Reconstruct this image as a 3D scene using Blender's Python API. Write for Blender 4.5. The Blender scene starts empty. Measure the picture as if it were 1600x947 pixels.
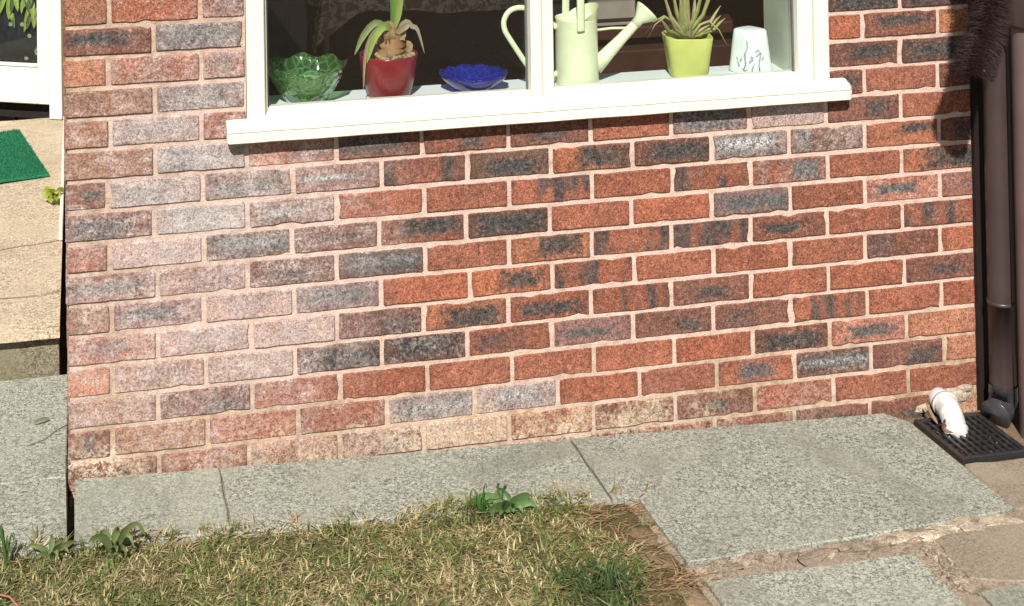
import bpy, math, random
from mathutils import Vector, Matrix
rnd = random.Random(7)
SC = bpy.context.scene
COL = SC.collection

# ------------------------------------------------------------------ camera, sky, sun, exposure
cam_d = bpy.data.cameras.new('camera'); cam = bpy.data.objects.new('camera', cam_d); COL.objects.link(cam)
yaw, pitch, roll = 0.19995, 0.016135, -0.015809
_f = Vector((math.sin(yaw)*math.cos(pitch), math.cos(yaw)*math.cos(pitch), math.sin(pitch)))
_r = Vector((math.cos(yaw), -math.sin(yaw), 0)); _u = _r.cross(_f)
_r2 = _r*math.cos(roll)+_u*math.sin(roll); _u2 = -_r*math.sin(roll)+_u*math.cos(roll)
cam.matrix_world = Matrix(((_r2.x, _u2.x, -_f.x, 0.04667), (_r2.y, _u2.y, -_f.y, -3.59181), (_r2.z, _u2.z, -_f.z, 1.82603), (0, 0, 0, 1)))
cam_d.sensor_fit = 'HORIZONTAL'; cam_d.sensor_width = 36.0; cam_d.lens = 2245.9/1600*36
cam_d.shift_x = (800-577.66)/1600; cam_d.shift_y = (-452.52-473.5)/1600
cam_d.clip_start = 0.05; cam_d.clip_end = 500
SC.camera = cam

SUN_EL, SUN_AZ = math.radians(43), math.radians(19)      # azimuth to the left of the wall's normal
to_sun = Vector((-math.sin(SUN_AZ)*math.cos(SUN_EL), -math.cos(SUN_AZ)*math.cos(SUN_EL), math.sin(SUN_EL)))
world = bpy.data.worlds.new('World'); SC.world = world; world.use_nodes = True
wn = world.node_tree; sky = wn.nodes.new('ShaderNodeTexSky'); sky.sky_type = 'NISHITA'; sky.sun_disc = False
sky.sun_elevation = SUN_EL; sky.sun_rotation = math.pi+SUN_AZ
bg = wn.nodes['Background']; bg.inputs['Strength'].default_value = 0.05
wn.links.new(sky.outputs[0], bg.inputs[0])
sun_d = bpy.data.lights.new('sun', 'SUN'); sun_d.energy = 5.0; sun_d.angle = math.radians(0.55); sun_d.color = (1.0, 0.965, 0.90)
sun = bpy.data.objects.new('sun', sun_d); COL.objects.link(sun)
sun.rotation_euler = to_sun.to_track_quat('Z', 'Y').to_euler(); sun.location = (-2, -6, 6)
SC.view_settings.view_transform = 'Standard'; SC.view_settings.look = 'None'
SC.view_settings.exposure = 0.56; SC.view_settings.gamma = 1.0; SC.view_settings.use_curve_mapping = False
SC.cycles.max_bounces = 8; SC.cycles.transparent_max_bounces = 16
SC.cycles.sample_clamp_indirect = 4.0

# ------------------------------------------------------------------ object helpers
def tag(o, label=None, cat=None, group=None, kind=None):
    if label: o['label'] = label
    if cat: o['category'] = cat
    if group: o['group'] = group
    if kind: o['kind'] = kind
    return o
def empty(name, loc=(0, 0, 0), parent=None):
    o = bpy.data.objects.new(name, None); COL.objects.link(o); o.location = loc; o.empty_display_size = .05
    if parent: o.parent = parent
    return o
WORLD_LOC = {}
def wl(o):
    v = Vector(o.location)
    while o.parent: o = o.parent; v = v+Vector(o.location)
    return v
class MB:
    """collects geometry in world coordinates, then links it as one mesh object"""
    def __init__(s): s.v = []; s.f = []; s.c = []; s.fc = []; s.smooth = []
    def add(s, vs, fs, col=None, smooth=False):
        o = len(s.v); s.v += [tuple(q) for q in vs]; s.f += [tuple(i+o for i in f) for f in fs]
        s.smooth += [smooth]*len(fs); s.fc += [col or (1, 1, 1)]*len(fs)
    def box(s, x0, x1, y0, y1, z0, z1, M=None, b=0.0, col=None):
        if b <= 0:
            vs = [(x, y, z) for x in (x0, x1) for y in (y0, y1) for z in (z0, z1)]
            fs = [(0, 1, 3, 2), (4, 6, 7, 5), (0, 4, 5, 1), (2, 3, 7, 6), (0, 2, 6, 4), (1, 5, 7, 3)]
        else:
            vs = []; idx = {}
            for sx in (0, 1):
                for sy in (0, 1):
                    for sz in (0, 1):
                        X, Yy, Z = (x0, x1)[sx], (y0, y1)[sy], (z0, z1)[sz]
                        dx, dy, dz = (b, -b)[sx], (b, -b)[sy], (b, -b)[sz]
                        for a in range(3):
                            idx[(sx, sy, sz, a)] = len(vs)
                            vs.append((X+(dx if a != 0 else 0), Yy+(dy if a != 1 else 0), Z+(dz if a != 2 else 0)))
            g = lambda *k: idx[k]; fs = []
            for sx in (0, 1): fs.append([g(sx, 0, 0, 0), g(sx, 1, 0, 0), g(sx, 1, 1, 0), g(sx, 0, 1, 0)])
            for sy in (0, 1): fs.append([g(0, sy, 0, 1), g(1, sy, 0, 1), g(1, sy, 1, 1), g(0, sy, 1, 1)])
            for sz in (0, 1): fs.append([g(0, 0, sz, 2), g(1, 0, sz, 2), g(1, 1, sz, 2), g(0, 1, sz, 2)])
            for i in (0, 1):
                for j in (0, 1):
                    fs.append([g(i, j, 0, 0), g(i, j, 1, 0), g(i, j, 1, 1), g(i, j, 0, 1)])
                    fs.append([g(i, 0, j, 0), g(i, 1, j, 0), g(i, 1, j, 2), g(i, 0, j, 2)])
                    fs.append([g(0, i, j, 1), g(1, i, j, 1), g(1, i, j, 2), g(0, i, j, 2)])
                    for k in (0, 1): fs.append([g(i, j, k, 0), g(i, j, k, 1), g(i, j, k, 2)])
        if M is not None: vs = [M @ Vector(q) for q in vs]
        s.add(vs, fs, col); return s
    def lathe(s, prof, c=(0, 0, 0), n=40, wob=None, M=None, col=None, cap0=False, cap1=False):
        vs = []; fs = []
        for i, (r, z) in enumerate(prof):
            for k in range(n):
                a = 2*math.pi*k/n
                rr, zz = (r, z) if wob is None else wob(r, z, a, i)
                q = Vector((rr*math.cos(a), rr*math.sin(a), zz))
                if M is not None: q = M @ q
                vs.append((q.x+c[0], q.y+c[1], q.z+c[2]))
        for i in range(len(prof)-1):
            for k in range(n):
                k2 = (k+1) % n; fs.append((i*n+k, i*n+k2, (i+1)*n+k2, (i+1)*n+k))
        if cap0: fs.append(tuple(range(n))[::-1])
        if cap1: fs.append(tuple((len(prof)-1)*n+k for k in range(n)))
        s.add(vs, fs, col, True); return s
    def tube(s, pts, rad, n=12, col=None, cap=True, flat=None):
        """swept tube; rad number or list; flat=(a,b) scales the two section axes"""
        pts = [Vector(q) for q in pts]; m = len(pts); R = rad if isinstance(rad, (list, tuple)) else [rad]*m
        vs = []; fs = []; up = None
        for i in range(m):
            t = (pts[min(i+1, m-1)]-pts[max(i-1, 0)]).normalized()
            if up is None:
                up = t.cross(Vector((0, 0, 1)))
                if up.length < .1: up = t.cross(Vector((0, 1, 0)))
                up.normalize()
            up = (up-t*up.dot(t)).normalized(); w = t.cross(up)
            for k in range(n):
                a = 2*math.pi*k/n; fa, fb = flat or (1, 1)
                vs.append(pts[i]+(up*math.cos(a)*fa+w*math.sin(a)*fb)*R[i])
        for i in range(m-1):
            for k in range(n):
                k2 = (k+1) % n; fs.append((i*n+k, i*n+k2, (i+1)*n+k2, (i+1)*n+k))
        if cap: fs.append(tuple(range(n))[::-1]); fs.append(tuple((m-1)*n+k for k in range(n)))
        s.add(vs, fs, col, True); return s
    def prism(s, poly, z0, z1, col=None, bev=0.0):
        """poly list of (x,y); z0/z1 numbers or functions of (x,y)"""
        f0 = z0 if callable(z0) else (lambda x, y: z0); f1 = z1 if callable(z1) else (lambda x, y: z1); n = len(poly)
        cx = sum(q[0] for q in poly)/n; cy = sum(q[1] for q in poly)/n
        vs = [(x, y, f0(x, y)) for x, y in poly]+[(x, y, f1(x, y)-bev) for x, y in poly]
        if bev:
            ins = []
            for i, (x, y) in enumerate(poly):
                d = math.hypot(cx-x, cy-y); ins.append((x+(cx-x)/d*bev*1.3, y+(cy-y)/d*bev*1.3))
            vs += [(x, y, f1(x, y)) for x, y in ins]
        rings = 3 if bev else 2; fs = [tuple(range(n))[::-1], tuple((rings-1)*n+i for i in range(n))]
        for r in range(rings-1):
            for i in range(n): j = (i+1) % n; fs.append((r*n+i, r*n+j, (r+1)*n+j, (r+1)*n+i))
        s.add(vs, fs, col); return s
    def build(s, name, mat, parent=None, origin=None, smooth=None, colors=False):
        org = Vector(origin) if origin is not None else (wl(parent) if parent else Vector((0, 0, 0)))
        me = bpy.data.meshes.new(name)
        me.from_pydata([(q[0]-org.x, q[1]-org.y, q[2]-org.z) for q in s.v], [], s.f)
        me.polygons.foreach_set('use_smooth', [bool(q) if smooth is None else smooth for q in s.smooth])
        if colors:
            at = me.color_attributes.new('tint', 'FLOAT_COLOR', 'CORNER'); data = []
            for f, c in zip(s.f, s.fc): data += [c[0], c[1], c[2], 1.0]*len(f)
            at.data.foreach_set('color', data)
        me.materials.append(mat); me.update()
        o = bpy.data.objects.new(name, me); COL.objects.link(o)
        if parent: o.parent = parent; o.location = org-wl(parent)
        else: o.location = org
        return o

# ------------------------------------------------------------------ material helpers
class NT:
    def __init__(s, name):
        s.m = bpy.data.materials.new(name); s.m.use_nodes = True; s.t = s.m.node_tree; s.b = s.t.nodes['Principled BSDF']
    def n(s, typ, **kw):
        nd = s.t.nodes.new('ShaderNode'+typ)
        for k, v in kw.items():
            if k.startswith('_'): setattr(nd, k[1:], v)
        for k, v in kw.items():
            if not k.startswith('_'): s.set(nd, k, v)
        return nd
    def set(s, nd, k, v):
        i = nd.inputs[int(k[1:])] if (k[0] == 'i' and k[1:].isdigit()) else nd.inputs[k.replace('__', ' ')]
        if hasattr(v, 'outputs'): v = v.outputs[0]
        if isinstance(v, bpy.types.NodeSocket): s.t.links.new(v, i)
        else:
            if isinstance(v, tuple) and len(v) == 3 and i.type == 'RGBA': v = (*v, 1)
            i.default_value = v
    def math(s, op, a, b=None, c=None, clamp=False):
        nd = s.n('Math', _operation=op, _use_clamp=clamp); s.set(nd, 'i0', a)
        if b is not None: s.set(nd, 'i1', b)
        if c is not None: s.set(nd, 'i2', c)
        return nd.outputs[0]
    def noise(s, vec, scale, detail=4, rough=.55, dist=0.0, w=None):
        nd = s.n('TexNoise', _noise_dimensions='4D' if w is not None else '3D', Scale=float(scale), Detail=float(detail), Roughness=rough, Distortion=float(dist))
        if vec is not None: s.set(nd, 'Vector', vec)
        if w is not None: s.set(nd, 'W', w)
        return nd.outputs['Fac']
    def smooth(s, x, a, b, lo=0.0, hi=1.0):
        nd = s.n('MapRange', _interpolation_type='SMOOTHSTEP'); s.set(nd, 'i0', x); s.set(nd, 'i1', a); s.set(nd, 'i2', b); s.set(nd, 'i3', lo); s.set(nd, 'i4', hi)
        return nd.outputs[0]
    def mix(s, f, a, b, blend='MIX'):
        nd = s.n('Mix', _data_type='RGBA', _blend_type=blend); s.set(nd, 'i0', f); s.set(nd, 'i6', a); s.set(nd, 'i7', b)
        return nd.outputs[2]
    def pos(s): return s.n('NewGeometry').outputs['Position']
    def obj(s): return s.n('TexCoord').outputs['Object']
    def bump(s, h, strength=.4, dist=.003):
        nd = s.n('Bump', Strength=strength, Distance=dist); s.set(nd, 'Height', h); s.t.links.new(nd.outputs[0], s.b.inputs['Normal'])
    def out(s, color=None, rough=.8, spec=.3, **kw):
        if color is not None: s.set(s.b, 'Base Color', color)
        s.set(s.b, 'Roughness', rough); s.b.inputs['Specular IOR Level'].default_value = spec
        for k, v in kw.items(): s.set(s.b, k.replace('__', ' '), v)
        return s.m

def simple(name, col, rough=.6, spec=.3, var=.12, scale=30, bump=.0, bscale=150, **kw):
    T = NT(name); p = T.pos(); nz = T.noise(p, scale, 5)
    c = T.mix(T.smooth(nz, .3, .7), tuple(q*(1-var) for q in col), tuple(min(1, q*(1+var)) for q in col))
    if bump: T.bump(T.noise(p, bscale, 4), bump, .002)
    return T.out(c, rough, spec, **kw)

def lime_haze_overlay(T, col):
    # painted haze of reflected light at the left corner, chalky lime along the foot
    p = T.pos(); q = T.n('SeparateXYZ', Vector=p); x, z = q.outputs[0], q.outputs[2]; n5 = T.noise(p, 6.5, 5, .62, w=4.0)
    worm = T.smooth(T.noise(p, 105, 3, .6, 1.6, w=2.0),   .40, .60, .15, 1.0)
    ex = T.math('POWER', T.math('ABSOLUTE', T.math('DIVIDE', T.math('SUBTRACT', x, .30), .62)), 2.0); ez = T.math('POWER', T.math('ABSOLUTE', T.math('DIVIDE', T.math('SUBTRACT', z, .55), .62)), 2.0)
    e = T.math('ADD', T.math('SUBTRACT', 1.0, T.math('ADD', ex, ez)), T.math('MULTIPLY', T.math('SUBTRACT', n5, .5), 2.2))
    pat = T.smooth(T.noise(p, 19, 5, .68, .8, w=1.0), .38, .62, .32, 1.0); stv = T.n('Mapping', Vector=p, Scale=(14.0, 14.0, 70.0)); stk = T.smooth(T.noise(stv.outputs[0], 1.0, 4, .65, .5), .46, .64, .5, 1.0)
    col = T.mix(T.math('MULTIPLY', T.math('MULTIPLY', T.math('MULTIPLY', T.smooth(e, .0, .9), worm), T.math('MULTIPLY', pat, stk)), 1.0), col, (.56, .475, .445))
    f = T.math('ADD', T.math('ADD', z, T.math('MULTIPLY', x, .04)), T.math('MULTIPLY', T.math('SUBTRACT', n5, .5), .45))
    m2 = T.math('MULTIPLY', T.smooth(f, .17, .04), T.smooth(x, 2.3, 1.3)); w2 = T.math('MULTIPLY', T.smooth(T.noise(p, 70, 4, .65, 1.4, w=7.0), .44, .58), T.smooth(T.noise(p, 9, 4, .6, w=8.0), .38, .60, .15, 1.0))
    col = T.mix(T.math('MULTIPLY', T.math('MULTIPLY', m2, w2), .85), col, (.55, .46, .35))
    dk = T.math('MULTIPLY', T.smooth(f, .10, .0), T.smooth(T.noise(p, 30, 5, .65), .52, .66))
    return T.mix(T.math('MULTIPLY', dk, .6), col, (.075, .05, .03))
def mat_brick():
    T = NT('brick'); A = lambda nm: T.n('Attribute', _attribute_type='OBJECT', _attribute_name=nm)
    c1 = A('c1').outputs['Color']; c2 = A('c2').outputs['Color']
    bl = T.n('SeparateXYZ', Vector=A('blob').outputs['Vector']); ms = T.n('SeparateXYZ', Vector=A('misc').outputs['Vector']); m2 = T.n('SeparateXYZ', Vector=A('wear').outputs['Vector'])
    gen = T.n('TexCoord').outputs['Generated']; g = T.n('SeparateXYZ', Vector=gen); u, v = g.outputs[0], g.outputs[2]
    p = T.pos(); seed = m2.outputs[2]
    n30 = T.noise(p, 38, 4, .6, w=seed); n90 = T.noise(p, 95, 5, .62, .6, w=seed); n250 = T.noise(p, 260, 4, .6); n12 = T.noise(p, 11, 3, .5, w=seed)
    du = T.math('DIVIDE', T.math('ABSOLUTE', T.math('SUBTRACT', u, bl.outputs[0])), bl.outputs[2])
    dv = T.math('DIVIDE', T.math('ABSOLUTE', T.math('SUBTRACT', v, bl.outputs[1])), ms.outputs[0])
    d = T.math('MAXIMUM', du, dv)
    d = T.math('ADD', d, T.math('MULTIPLY', T.math('SUBTRACT', n30, .5), 1.3)); d = T.math('ADD', d, T.math('MULTIPLY', T.math('SUBTRACT', n90, .5), 1.0))
    mk = T.math('MULTIPLY', T.smooth(d, .45, 1.3, 1.0, 0.0), T.smooth(n12, .2, .6, .72, 1.0))
    cb = T.n('CombineXYZ'); T.set(cb, 'i0', T.math('MULTIPLY', u, 5.0)); T.set(cb, 'i1', T.math('MULTIPLY', v, .55)); T.set(cb, 'i2', T.math('MULTIPLY', n30, .5))
    st = T.noise(cb.outputs[0], 1.25, 1, .4, w=T.math('MULTIPLY', seed, 3.7))
    stm = T.math('MULTIPLY', T.smooth(T.math('ADD', st, T.math('MULTIPLY', T.math('SUBTRACT', n90, .5), .3)), .39, .67), T.math('MULTIPLY', ms.outputs[1], .88))
    mk = T.math('MAXIMUM', mk, stm)
    base = T.mix(T.smooth(n12, .3, .7), T.mix(.28, c1, (.03, .02, .02)), c1)
    base = T.mix(T.math('MULTIPLY', T.smooth(n90, .5, .68), .6), base, T.mix(.5, c1, (.50, .25, .16)))
    base = T.mix(T.math('MULTIPLY', T.smooth(n90, .5, .32), .75), base, T.mix(.7, c1, (.05, .028, .024)))
    dark = T.mix(T.smooth(n90, .34, .66), T.mix(.45, c2, (.018, .018, .02)), T.mix(.40, c2, (.19, .165, .145)))
    col = T.mix(mk, base, dark)
    # brick-edge burn: kiln-dark rims
    e = T.math('MAXIMUM', T.math('ABSOLUTE', T.math('SUBTRACT', v, .5)), T.math('MULTIPLY', T.math('ABSOLUTE', T.math('SUBTRACT', u, .5)), 1.0))
    col = T.mix(T.math('MULTIPLY', T.smooth(T.math('ADD', e, T.math('MULTIPLY', n30, .12)), .47, .56), .35), col, (.10, .04, .03))
    # lime bloom with haze and glare painted in, and tan mortar smears
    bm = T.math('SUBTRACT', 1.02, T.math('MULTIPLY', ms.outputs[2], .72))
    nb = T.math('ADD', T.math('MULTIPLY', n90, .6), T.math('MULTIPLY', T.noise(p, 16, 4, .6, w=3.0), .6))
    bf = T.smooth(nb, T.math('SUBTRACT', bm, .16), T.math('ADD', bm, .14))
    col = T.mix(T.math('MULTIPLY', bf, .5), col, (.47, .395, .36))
    tf = T.smooth(T.math('ADD', T.math('MULTIPLY', T.noise(p, 60, 5, .65, 1.0, w=9.0), .8), T.math('MULTIPLY', n12, .3)), T.math('SUBTRACT', .80, T.math('MULTIPLY', m2.outputs[0], .5)), T.math('SUBTRACT', .98, T.math('MULTIPLY', m2.outputs[0], .5)))
    col = T.mix(T.math('MULTIPLY', tf, .75), col, (.43, .295, .19))
    # white streak in the middle of some faces: limescale and painted glare
    stq = T.math('MULTIPLY', T.smooth(T.math('ADD', dv, T.math('MULTIPLY', T.math('SUBTRACT', n90, .5), 3.2)), .2, .9, 1.0, 0.0), m2.outputs[1])
    stq = T.math('MULTIPLY', T.math('MULTIPLY', stq, T.smooth(n90, .40, .60, .1, .8)), T.smooth(du, .5, 1.1, 1.0, 0.0))
    col = T.mix(stq, col, (.62, .60, .60))
    nw = T.smooth(T.noise(p, 130, 2, .5, 2.4, w=seed), .36, .64, .56, 1.34); col = T.mix(1.0, col, T.n('CombineXYZ', i0=nw, i1=nw, i2=nw).outputs[0], 'MULTIPLY')
    col = T.mix(1.0, col, T.n('CombineXYZ', i0=T.smooth(n250, .25, .75, .70, 1.28), i1=T.smooth(n250, .25, .75, .70, 1.28), i2=T.smooth(n250, .25, .75, .70, 1.28)).outputs[0], 'MULTIPLY')
    cv = T.n('Mapping', Vector=p, Scale=(150.0, 60.0, 42.0)); crz = T.noise(cv.outputs[0], 1.0, 4, .6, .8, w=seed)      # drag creases of the brick face
    col = T.mix(T.smooth(crz, .60, .70, 0, .55), col, (.055, .028, .02))
    pit = T.smooth(T.n('TexVoronoi', Scale=95.0, Vector=p).outputs['Distance'], .10, .20, 1.0, 0.0); pit = T.math('MULTIPLY', pit, T.smooth(n30, .5, .6))
    col = T.mix(T.math('MULTIPLY', pit, .6), col, (.04, .022, .018))
    col = lime_haze_overlay(T, col)
    h = T.math('SUBTRACT', T.math('ADD', T.math('ADD', T.math('MULTIPLY', n90, .7), T.math('MULTIPLY', n250, .45)), T.math('MULTIPLY', crz, -.8)), pit); T.bump(h, .8, .0032)
    return T.out(col, .85, .18)
def mat_mortar():
    T = NT('mortar'); p = T.pos(); x = T.n('SeparateXYZ', Vector=p)
    n = T.noise(p, 45, 5, .6); n2 = T.noise(p, 260, 4, .6); n3 = T.noise(p, 5, 4, .6)
    c = T.mix(T.smooth(n, .3, .7), (.56, .405, .33), (.68, .51, .425))
    # old tan lime mortar smears near the left corner and along the foot of the wall
    old = T.math('ADD', T.smooth(x.outputs[0], .75, .05), T.smooth(x.outputs[2], .32, .05), clamp=True)
    c = T.mix(T.math('MULTIPLY', old, T.smooth(n3, .3, .6)), c, T.mix(T.smooth(n, .35, .65), (.30, .205, .13), (.50, .37, .255)))
    c = T.mix(T.smooth(n2, .35, .7, .0, .3), c, (.35, .22, .16))
    n9 = T.noise(p, 14, 5, .65, w=5.0); c = T.mix(T.smooth(n9, .52, .70, 0, .55), c, (.30, .20, .15)); c = T.mix(T.smooth(T.noise(p, 130, 3, .6, 1.5), .5, .66, 0, .45), c, (.33, .21, .155))
    c = lime_haze_overlay(T, c)
    T.bump(T.math('ADD', n, T.math('MULTIPLY', n2, .8)), .9, .004)
    return T.out(c, .9, .1)
def mat_slab(name, light, dark, tint, wear=.5):
    T = NT(name); p = T.pos()
    n = T.noise(p, 128, 3, .6, 1.3); v = T.n('TexVoronoi', Scale=190.0, Vector=p).outputs['Distance']; big = T.noise(p, 4.5, 4, .6); f = T.noise(p, 420, 3)
    m = T.smooth(n, .36, .62)
    c = T.mix(m, dark, light)
    c = T.mix(T.smooth(v, .32, .14, 0, .45), c, tuple(min(1, q*1.25) for q in light))
    c = T.mix(T.smooth(big, .42, .68, 0, wear), c, tint)
    rn = T.n('ObjectInfo').outputs['Random']; st_ = T.noise(p, 2.3, 6, .7, .6, w=T.math('MULTIPLY', rn, 30.0)); dm = T.smooth(st_, .50, .66, 0, .55); c = T.mix(dm, c, tuple(q*.55 for q in tint))
    c = T.mix(T.smooth(T.noise(p, 22, 5, .7, w=T.math('MULTIPLY', rn, 9.0)), .60, .72, 0, .5), c, tuple(q*.5*k for q, k in zip(tint, (1.0, 1.0, .8))))
    bri = T.smooth(rn, 0.0, 1.0, .88, 1.10); c = T.mix(1.0, c, T.n('CombineXYZ', i0=bri, i1=bri, i2=bri).outputs[0], 'MULTIPLY')
    c = T.mix(T.smooth(f, .5, .75, 0, .35), c, tuple(q*.6 for q in dark))
    T.bump(T.math('ADD', n, T.math('MULTIPLY', f, .5)), .6, .004)
    return T.out(c, .9, .15)
def mat_tint(name, rough=.7, spec=.2, trans=0.0, bump=0):
    T = NT(name); c = T.n('Attribute', _attribute_name='tint').outputs['Color']
    c = T.mix(T.smooth(T.noise(T.pos(), 90, 4), .3, .7, 0, .35), c, T.mix(1.0, c, (.55, .55, .55), 'MULTIPLY'))
    if bump: T.bump(T.noise(T.pos(), 200, 4), bump, .002)
    m = T.out(c, rough, spec)
    if trans:
        t = T.n('BsdfTranslucent', Color=c); mx = T.n('MixShader', i0=trans); T.t.links.new(T.b.outputs[0], mx.inputs[1]); T.t.links.new(t.outputs[0], mx.inputs[2])
        T.t.links.new(mx.outputs[0], T.t.nodes['Material Output'].inputs[0])
    return m
def mat_glass(name, tint=(1, 1, 1), refl=1.0, body=None, bodyfac=0.0, bscale=0, bstr=.0):
    """thin glass: see-through with a mirror share that grows at grazing angles, optional coloured body"""
    T = NT(name); tr = T.n('BsdfTransparent', Color=tint); gl = T.n('BsdfGlossy', Roughness=.02 if not bscale else .08)
    fr = T.n('Fresnel'); T.set(fr, 'IOR', T.smooth(T.n('NewGeometry').outputs['Backfacing'], 0.0, 1.0, 1.5, 1/1.5)); fac = T.math('MULTIPLY', fr.outputs[0], refl)
    if bscale:
        v = T.n('TexVoronoi', Scale=float(bscale), _feature='DISTANCE_TO_EDGE', Vector=T.pos()); bp = T.n('Bump', Strength=bstr, Distance=.006, Height=v.outputs['Distance'])
        T.t.links.new(bp.outputs[0], gl.inputs['Normal']); T.t.links.new(bp.outputs[0], fr.inputs['Normal'])
    base = tr.outputs[0]
    if body:
        df = T.n('BsdfTranslucent', Color=body); d2 = T.n('BsdfDiffuse', Color=body); m0 = T.n('MixShader', i0=.5, i1=df, i2=d2)
        bf = bodyfac
        if bscale: bf = T.smooth(v.outputs['Distance'], .02, .10, min(1, bodyfac*2.0), bodyfac*.6)
        m1 = T.n('MixShader'); T.set(m1, 'i0', bf); T.t.links.new(base, m1.inputs[1]); T.t.links.new(m0.outputs[0], m1.inputs[2]); base = m1.outputs[0]
    mx = T.n('MixShader'); T.set(mx, 'i0', fac); T.t.links.new(base, mx.inputs[1]); T.t.links.new(gl.outputs[0], mx.inputs[2])
    T.t.links.new(mx.outputs[0], T.t.nodes['Material Output'].inputs[0]); return T.m
def mat_paint(name, col, dirt=(.45, .42, .34), amt=.25, rough=.45):
    T = NT(name); p = T.pos(); n = T.noise(p, 9, 5, .65); n2 = T.noise(p, 70, 5, .6); s = T.n('Mapping', Vector=p, Scale=(2.5, 60, 40)); gr = T.noise(s.outputs[0], 1.6, 5, .6)
    c = T.mix(T.math('MULTIPLY', T.smooth(n2, .56, .74), T.math('MULTIPLY', T.smooth(n, .4, .7), amt)), col, dirt)
    c = T.mix(T.smooth(gr, .55, .75, 0, .12), c, dirt)
    T.bump(T.math('ADD', gr, n2), .18, .002); return T.out(c, rough, .35)

M = dict(
    brick=mat_brick(), mortar=mat_mortar(),
    slab=mat_slab('slab_grey', (.41, .405, .335), (.10, .103, .08), (.30, .29, .225), .5),
    slab2=mat_slab('slab_brown', (.33, .27, .20), (.20, .155, .115), (.36, .30, .22), .5),
    bed=mat_slab('bedding_mortar', (.35, .275, .205), (.13, .10, .072), (.26, .205, .15), .6),
    sand=mat_slab('sandy_concrete', (.62, .51, .37), (.22, .165, .11), (.50, .41, .295), .6),
    moss=mat_slab('mossy_concrete', (.27, .235, .165), (.085, .075, .05), (.20, .18, .11), .7),
    soil=mat_slab('soil', (.26, .18, .11), (.12, .08, .05), (.20, .14, .08), .5),
    paint=mat_paint('cream_white_paint', (.66, .635, .535), amt=.7), paint_board=mat_paint('white_board_paint', (.72, .76, .76), amt=.1),
    glass=mat_glass('window_glass', (.93, .95, .94), 1.0),
    gglass=mat_glass('green_pressed_glass', (.62, .86, .56), 2.4, (.26, .52, .20), .20, 42, .9),
    bglass=mat_glass('blue_glass', (.10, .14, .60), 1.6, (.03, .05, .46), .8, 55, .25),
    redpot=simple('red_glaze', (.20, .014, .022), .25, .5, .2, 25),
    lime=simple('lime_glaze', (.50, .53, .15), .4, .4, .06, 20), can=simple('cream_enamel', (.72, .76, .52), .35, .5, .04, 20),
    cup=simple('white_china', (.80, .85, .84), .3, .5, .03, 20), print=simple('grey_print', (.33, .38, .40), .5, .3, .2, 60),
    leaf=mat_tint('leaf', .5, .35, .25), grass=mat_tint('grass_blades', .65, .2, .3), tint=mat_tint('painted_tint', .75, .2, 0, .3),
    pipe=simple('brown_plastic', (.048, .032, .030), .38, .4, .10, 9, .1, 60), soilpipe=simple('faded_brown_plastic', (.135, .092, .090), .5, .35, .06, 12),
    blackpl=simple('black_plastic', (.022, .022, .022), .35, .5, .2, 60), greypl=simple('dark_grey_plastic', (.032, .032, .034), .25, .6, .1, 30),
    whitepl=simple('white_pvc', (.56, .545, .51), .45, .35, .22, 45, .1, 90), greyw=simple('grey_pvc', (.45, .43, .42), .5, .3, .1, 40),
    bristle=simple('brown_bristle', (.026, .012, .0095), .5, .4, .35, 120), wire=simple('wire', (.6, .55, .48), .3, .5),
    mat=simple('green_mat', (.012, .12, .055), .8, .2, .4, 140, .6, 300), matfib=mat_tint('mat_fibre', .7, .2, .1),
    darkwood=simple('dark_wood', (.035, .018, .013), .4, .4, .3, 14), leather=simple('dark_leather', (.045, .017, .012), .45, .4, .25, 9, .3, 40),
    roomwall=simple('room_wall', (.45, .41, .37), .9, .1, .1, 6), carpet=simple('carpet', (.20, .17, .145), .95, .05, .2, 60),
    card=simple('cardboard', (.27, .23, .19), .85, .1, .08, 18), pole=simple('pale_pole', (.30, .27, .23), .5, .3),
    orange=simple('orange_rubber', (.30, .12, .075), .7, .3, .1, 50), blackgap=simple('gap_shade_black', (.02, .017, .014), .8, .1),  # the near-black paints in the shade of gaps and openings
    bulb=mat_tint('bulb', .8, .15, 0, .5),
)

# ------------------------------------------------------------------ ground and paving (setting)
def gz(x, y=0): return .038-.0353*min(max(x, 0), 2.6)
def base_mesh():
    m = MB(); xs = [-90, -20, -5, -1, 0, .5, 1, 1.5, 2, 2.6, 6, 20, 90]; ys = [-90, -20, -6, -2, -1, -.4, 0, .6, 3, 20, 90]
    vs = [(x, y, gz(x)-.075) for y in ys for x in xs]; n = len(xs)
    fs = [(j*n+i, j*n+i+1, (j+1)*n+i+1, (j+1)*n+i) for j in range(len(ys)-1) for i in range(n-1)]
    m.add(vs, fs); return m
tag(base_mesh().build('ground', M['soil']), kind='structure')
def rough_poly(pts, step=.05, amp=.004, seed=1):
    r = random.Random(seed); out = []
    for i, a in enumerate(pts):
        b = pts[(i+1) % len(pts)]; L = math.hypot(b[0]-a[0], b[1]-a[1]); n = max(1, int(L/step)); nx, ny = -(b[1]-a[1])/L, (b[0]-a[0])/L
        for k in range(n):
            t = k/n; j = r.uniform(-amp, amp) if k else 0; out.append((a[0]+(b[0]-a[0])*t+nx*j, a[1]+(b[1]-a[1])*t+ny*j))
    return out
bedm = MB()
bedm.prism([(-1.6, .585), (-1.6, -.309), (-.002, -.309), (-.002, .585)], lambda x, y: gz(x)-.1, lambda x, y: gz(x)-.022)
bedm.prism(rough_poly([(.016, -.012), (.016, -.309), (1.30, -.309), (1.33, -.62), (1.335, -1.9), (3.4, -1.9), (3.4, -.012), (2.63, -.012), (2.63, -.286), (2.168, -.286), (2.168, -.012)], .06, .004, 3), lambda x, y: gz(x)-.1, lambda x, y: gz(x)-.011)
pavement = tag(bedm.build('pavement', M['bed']), kind='structure')
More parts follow.
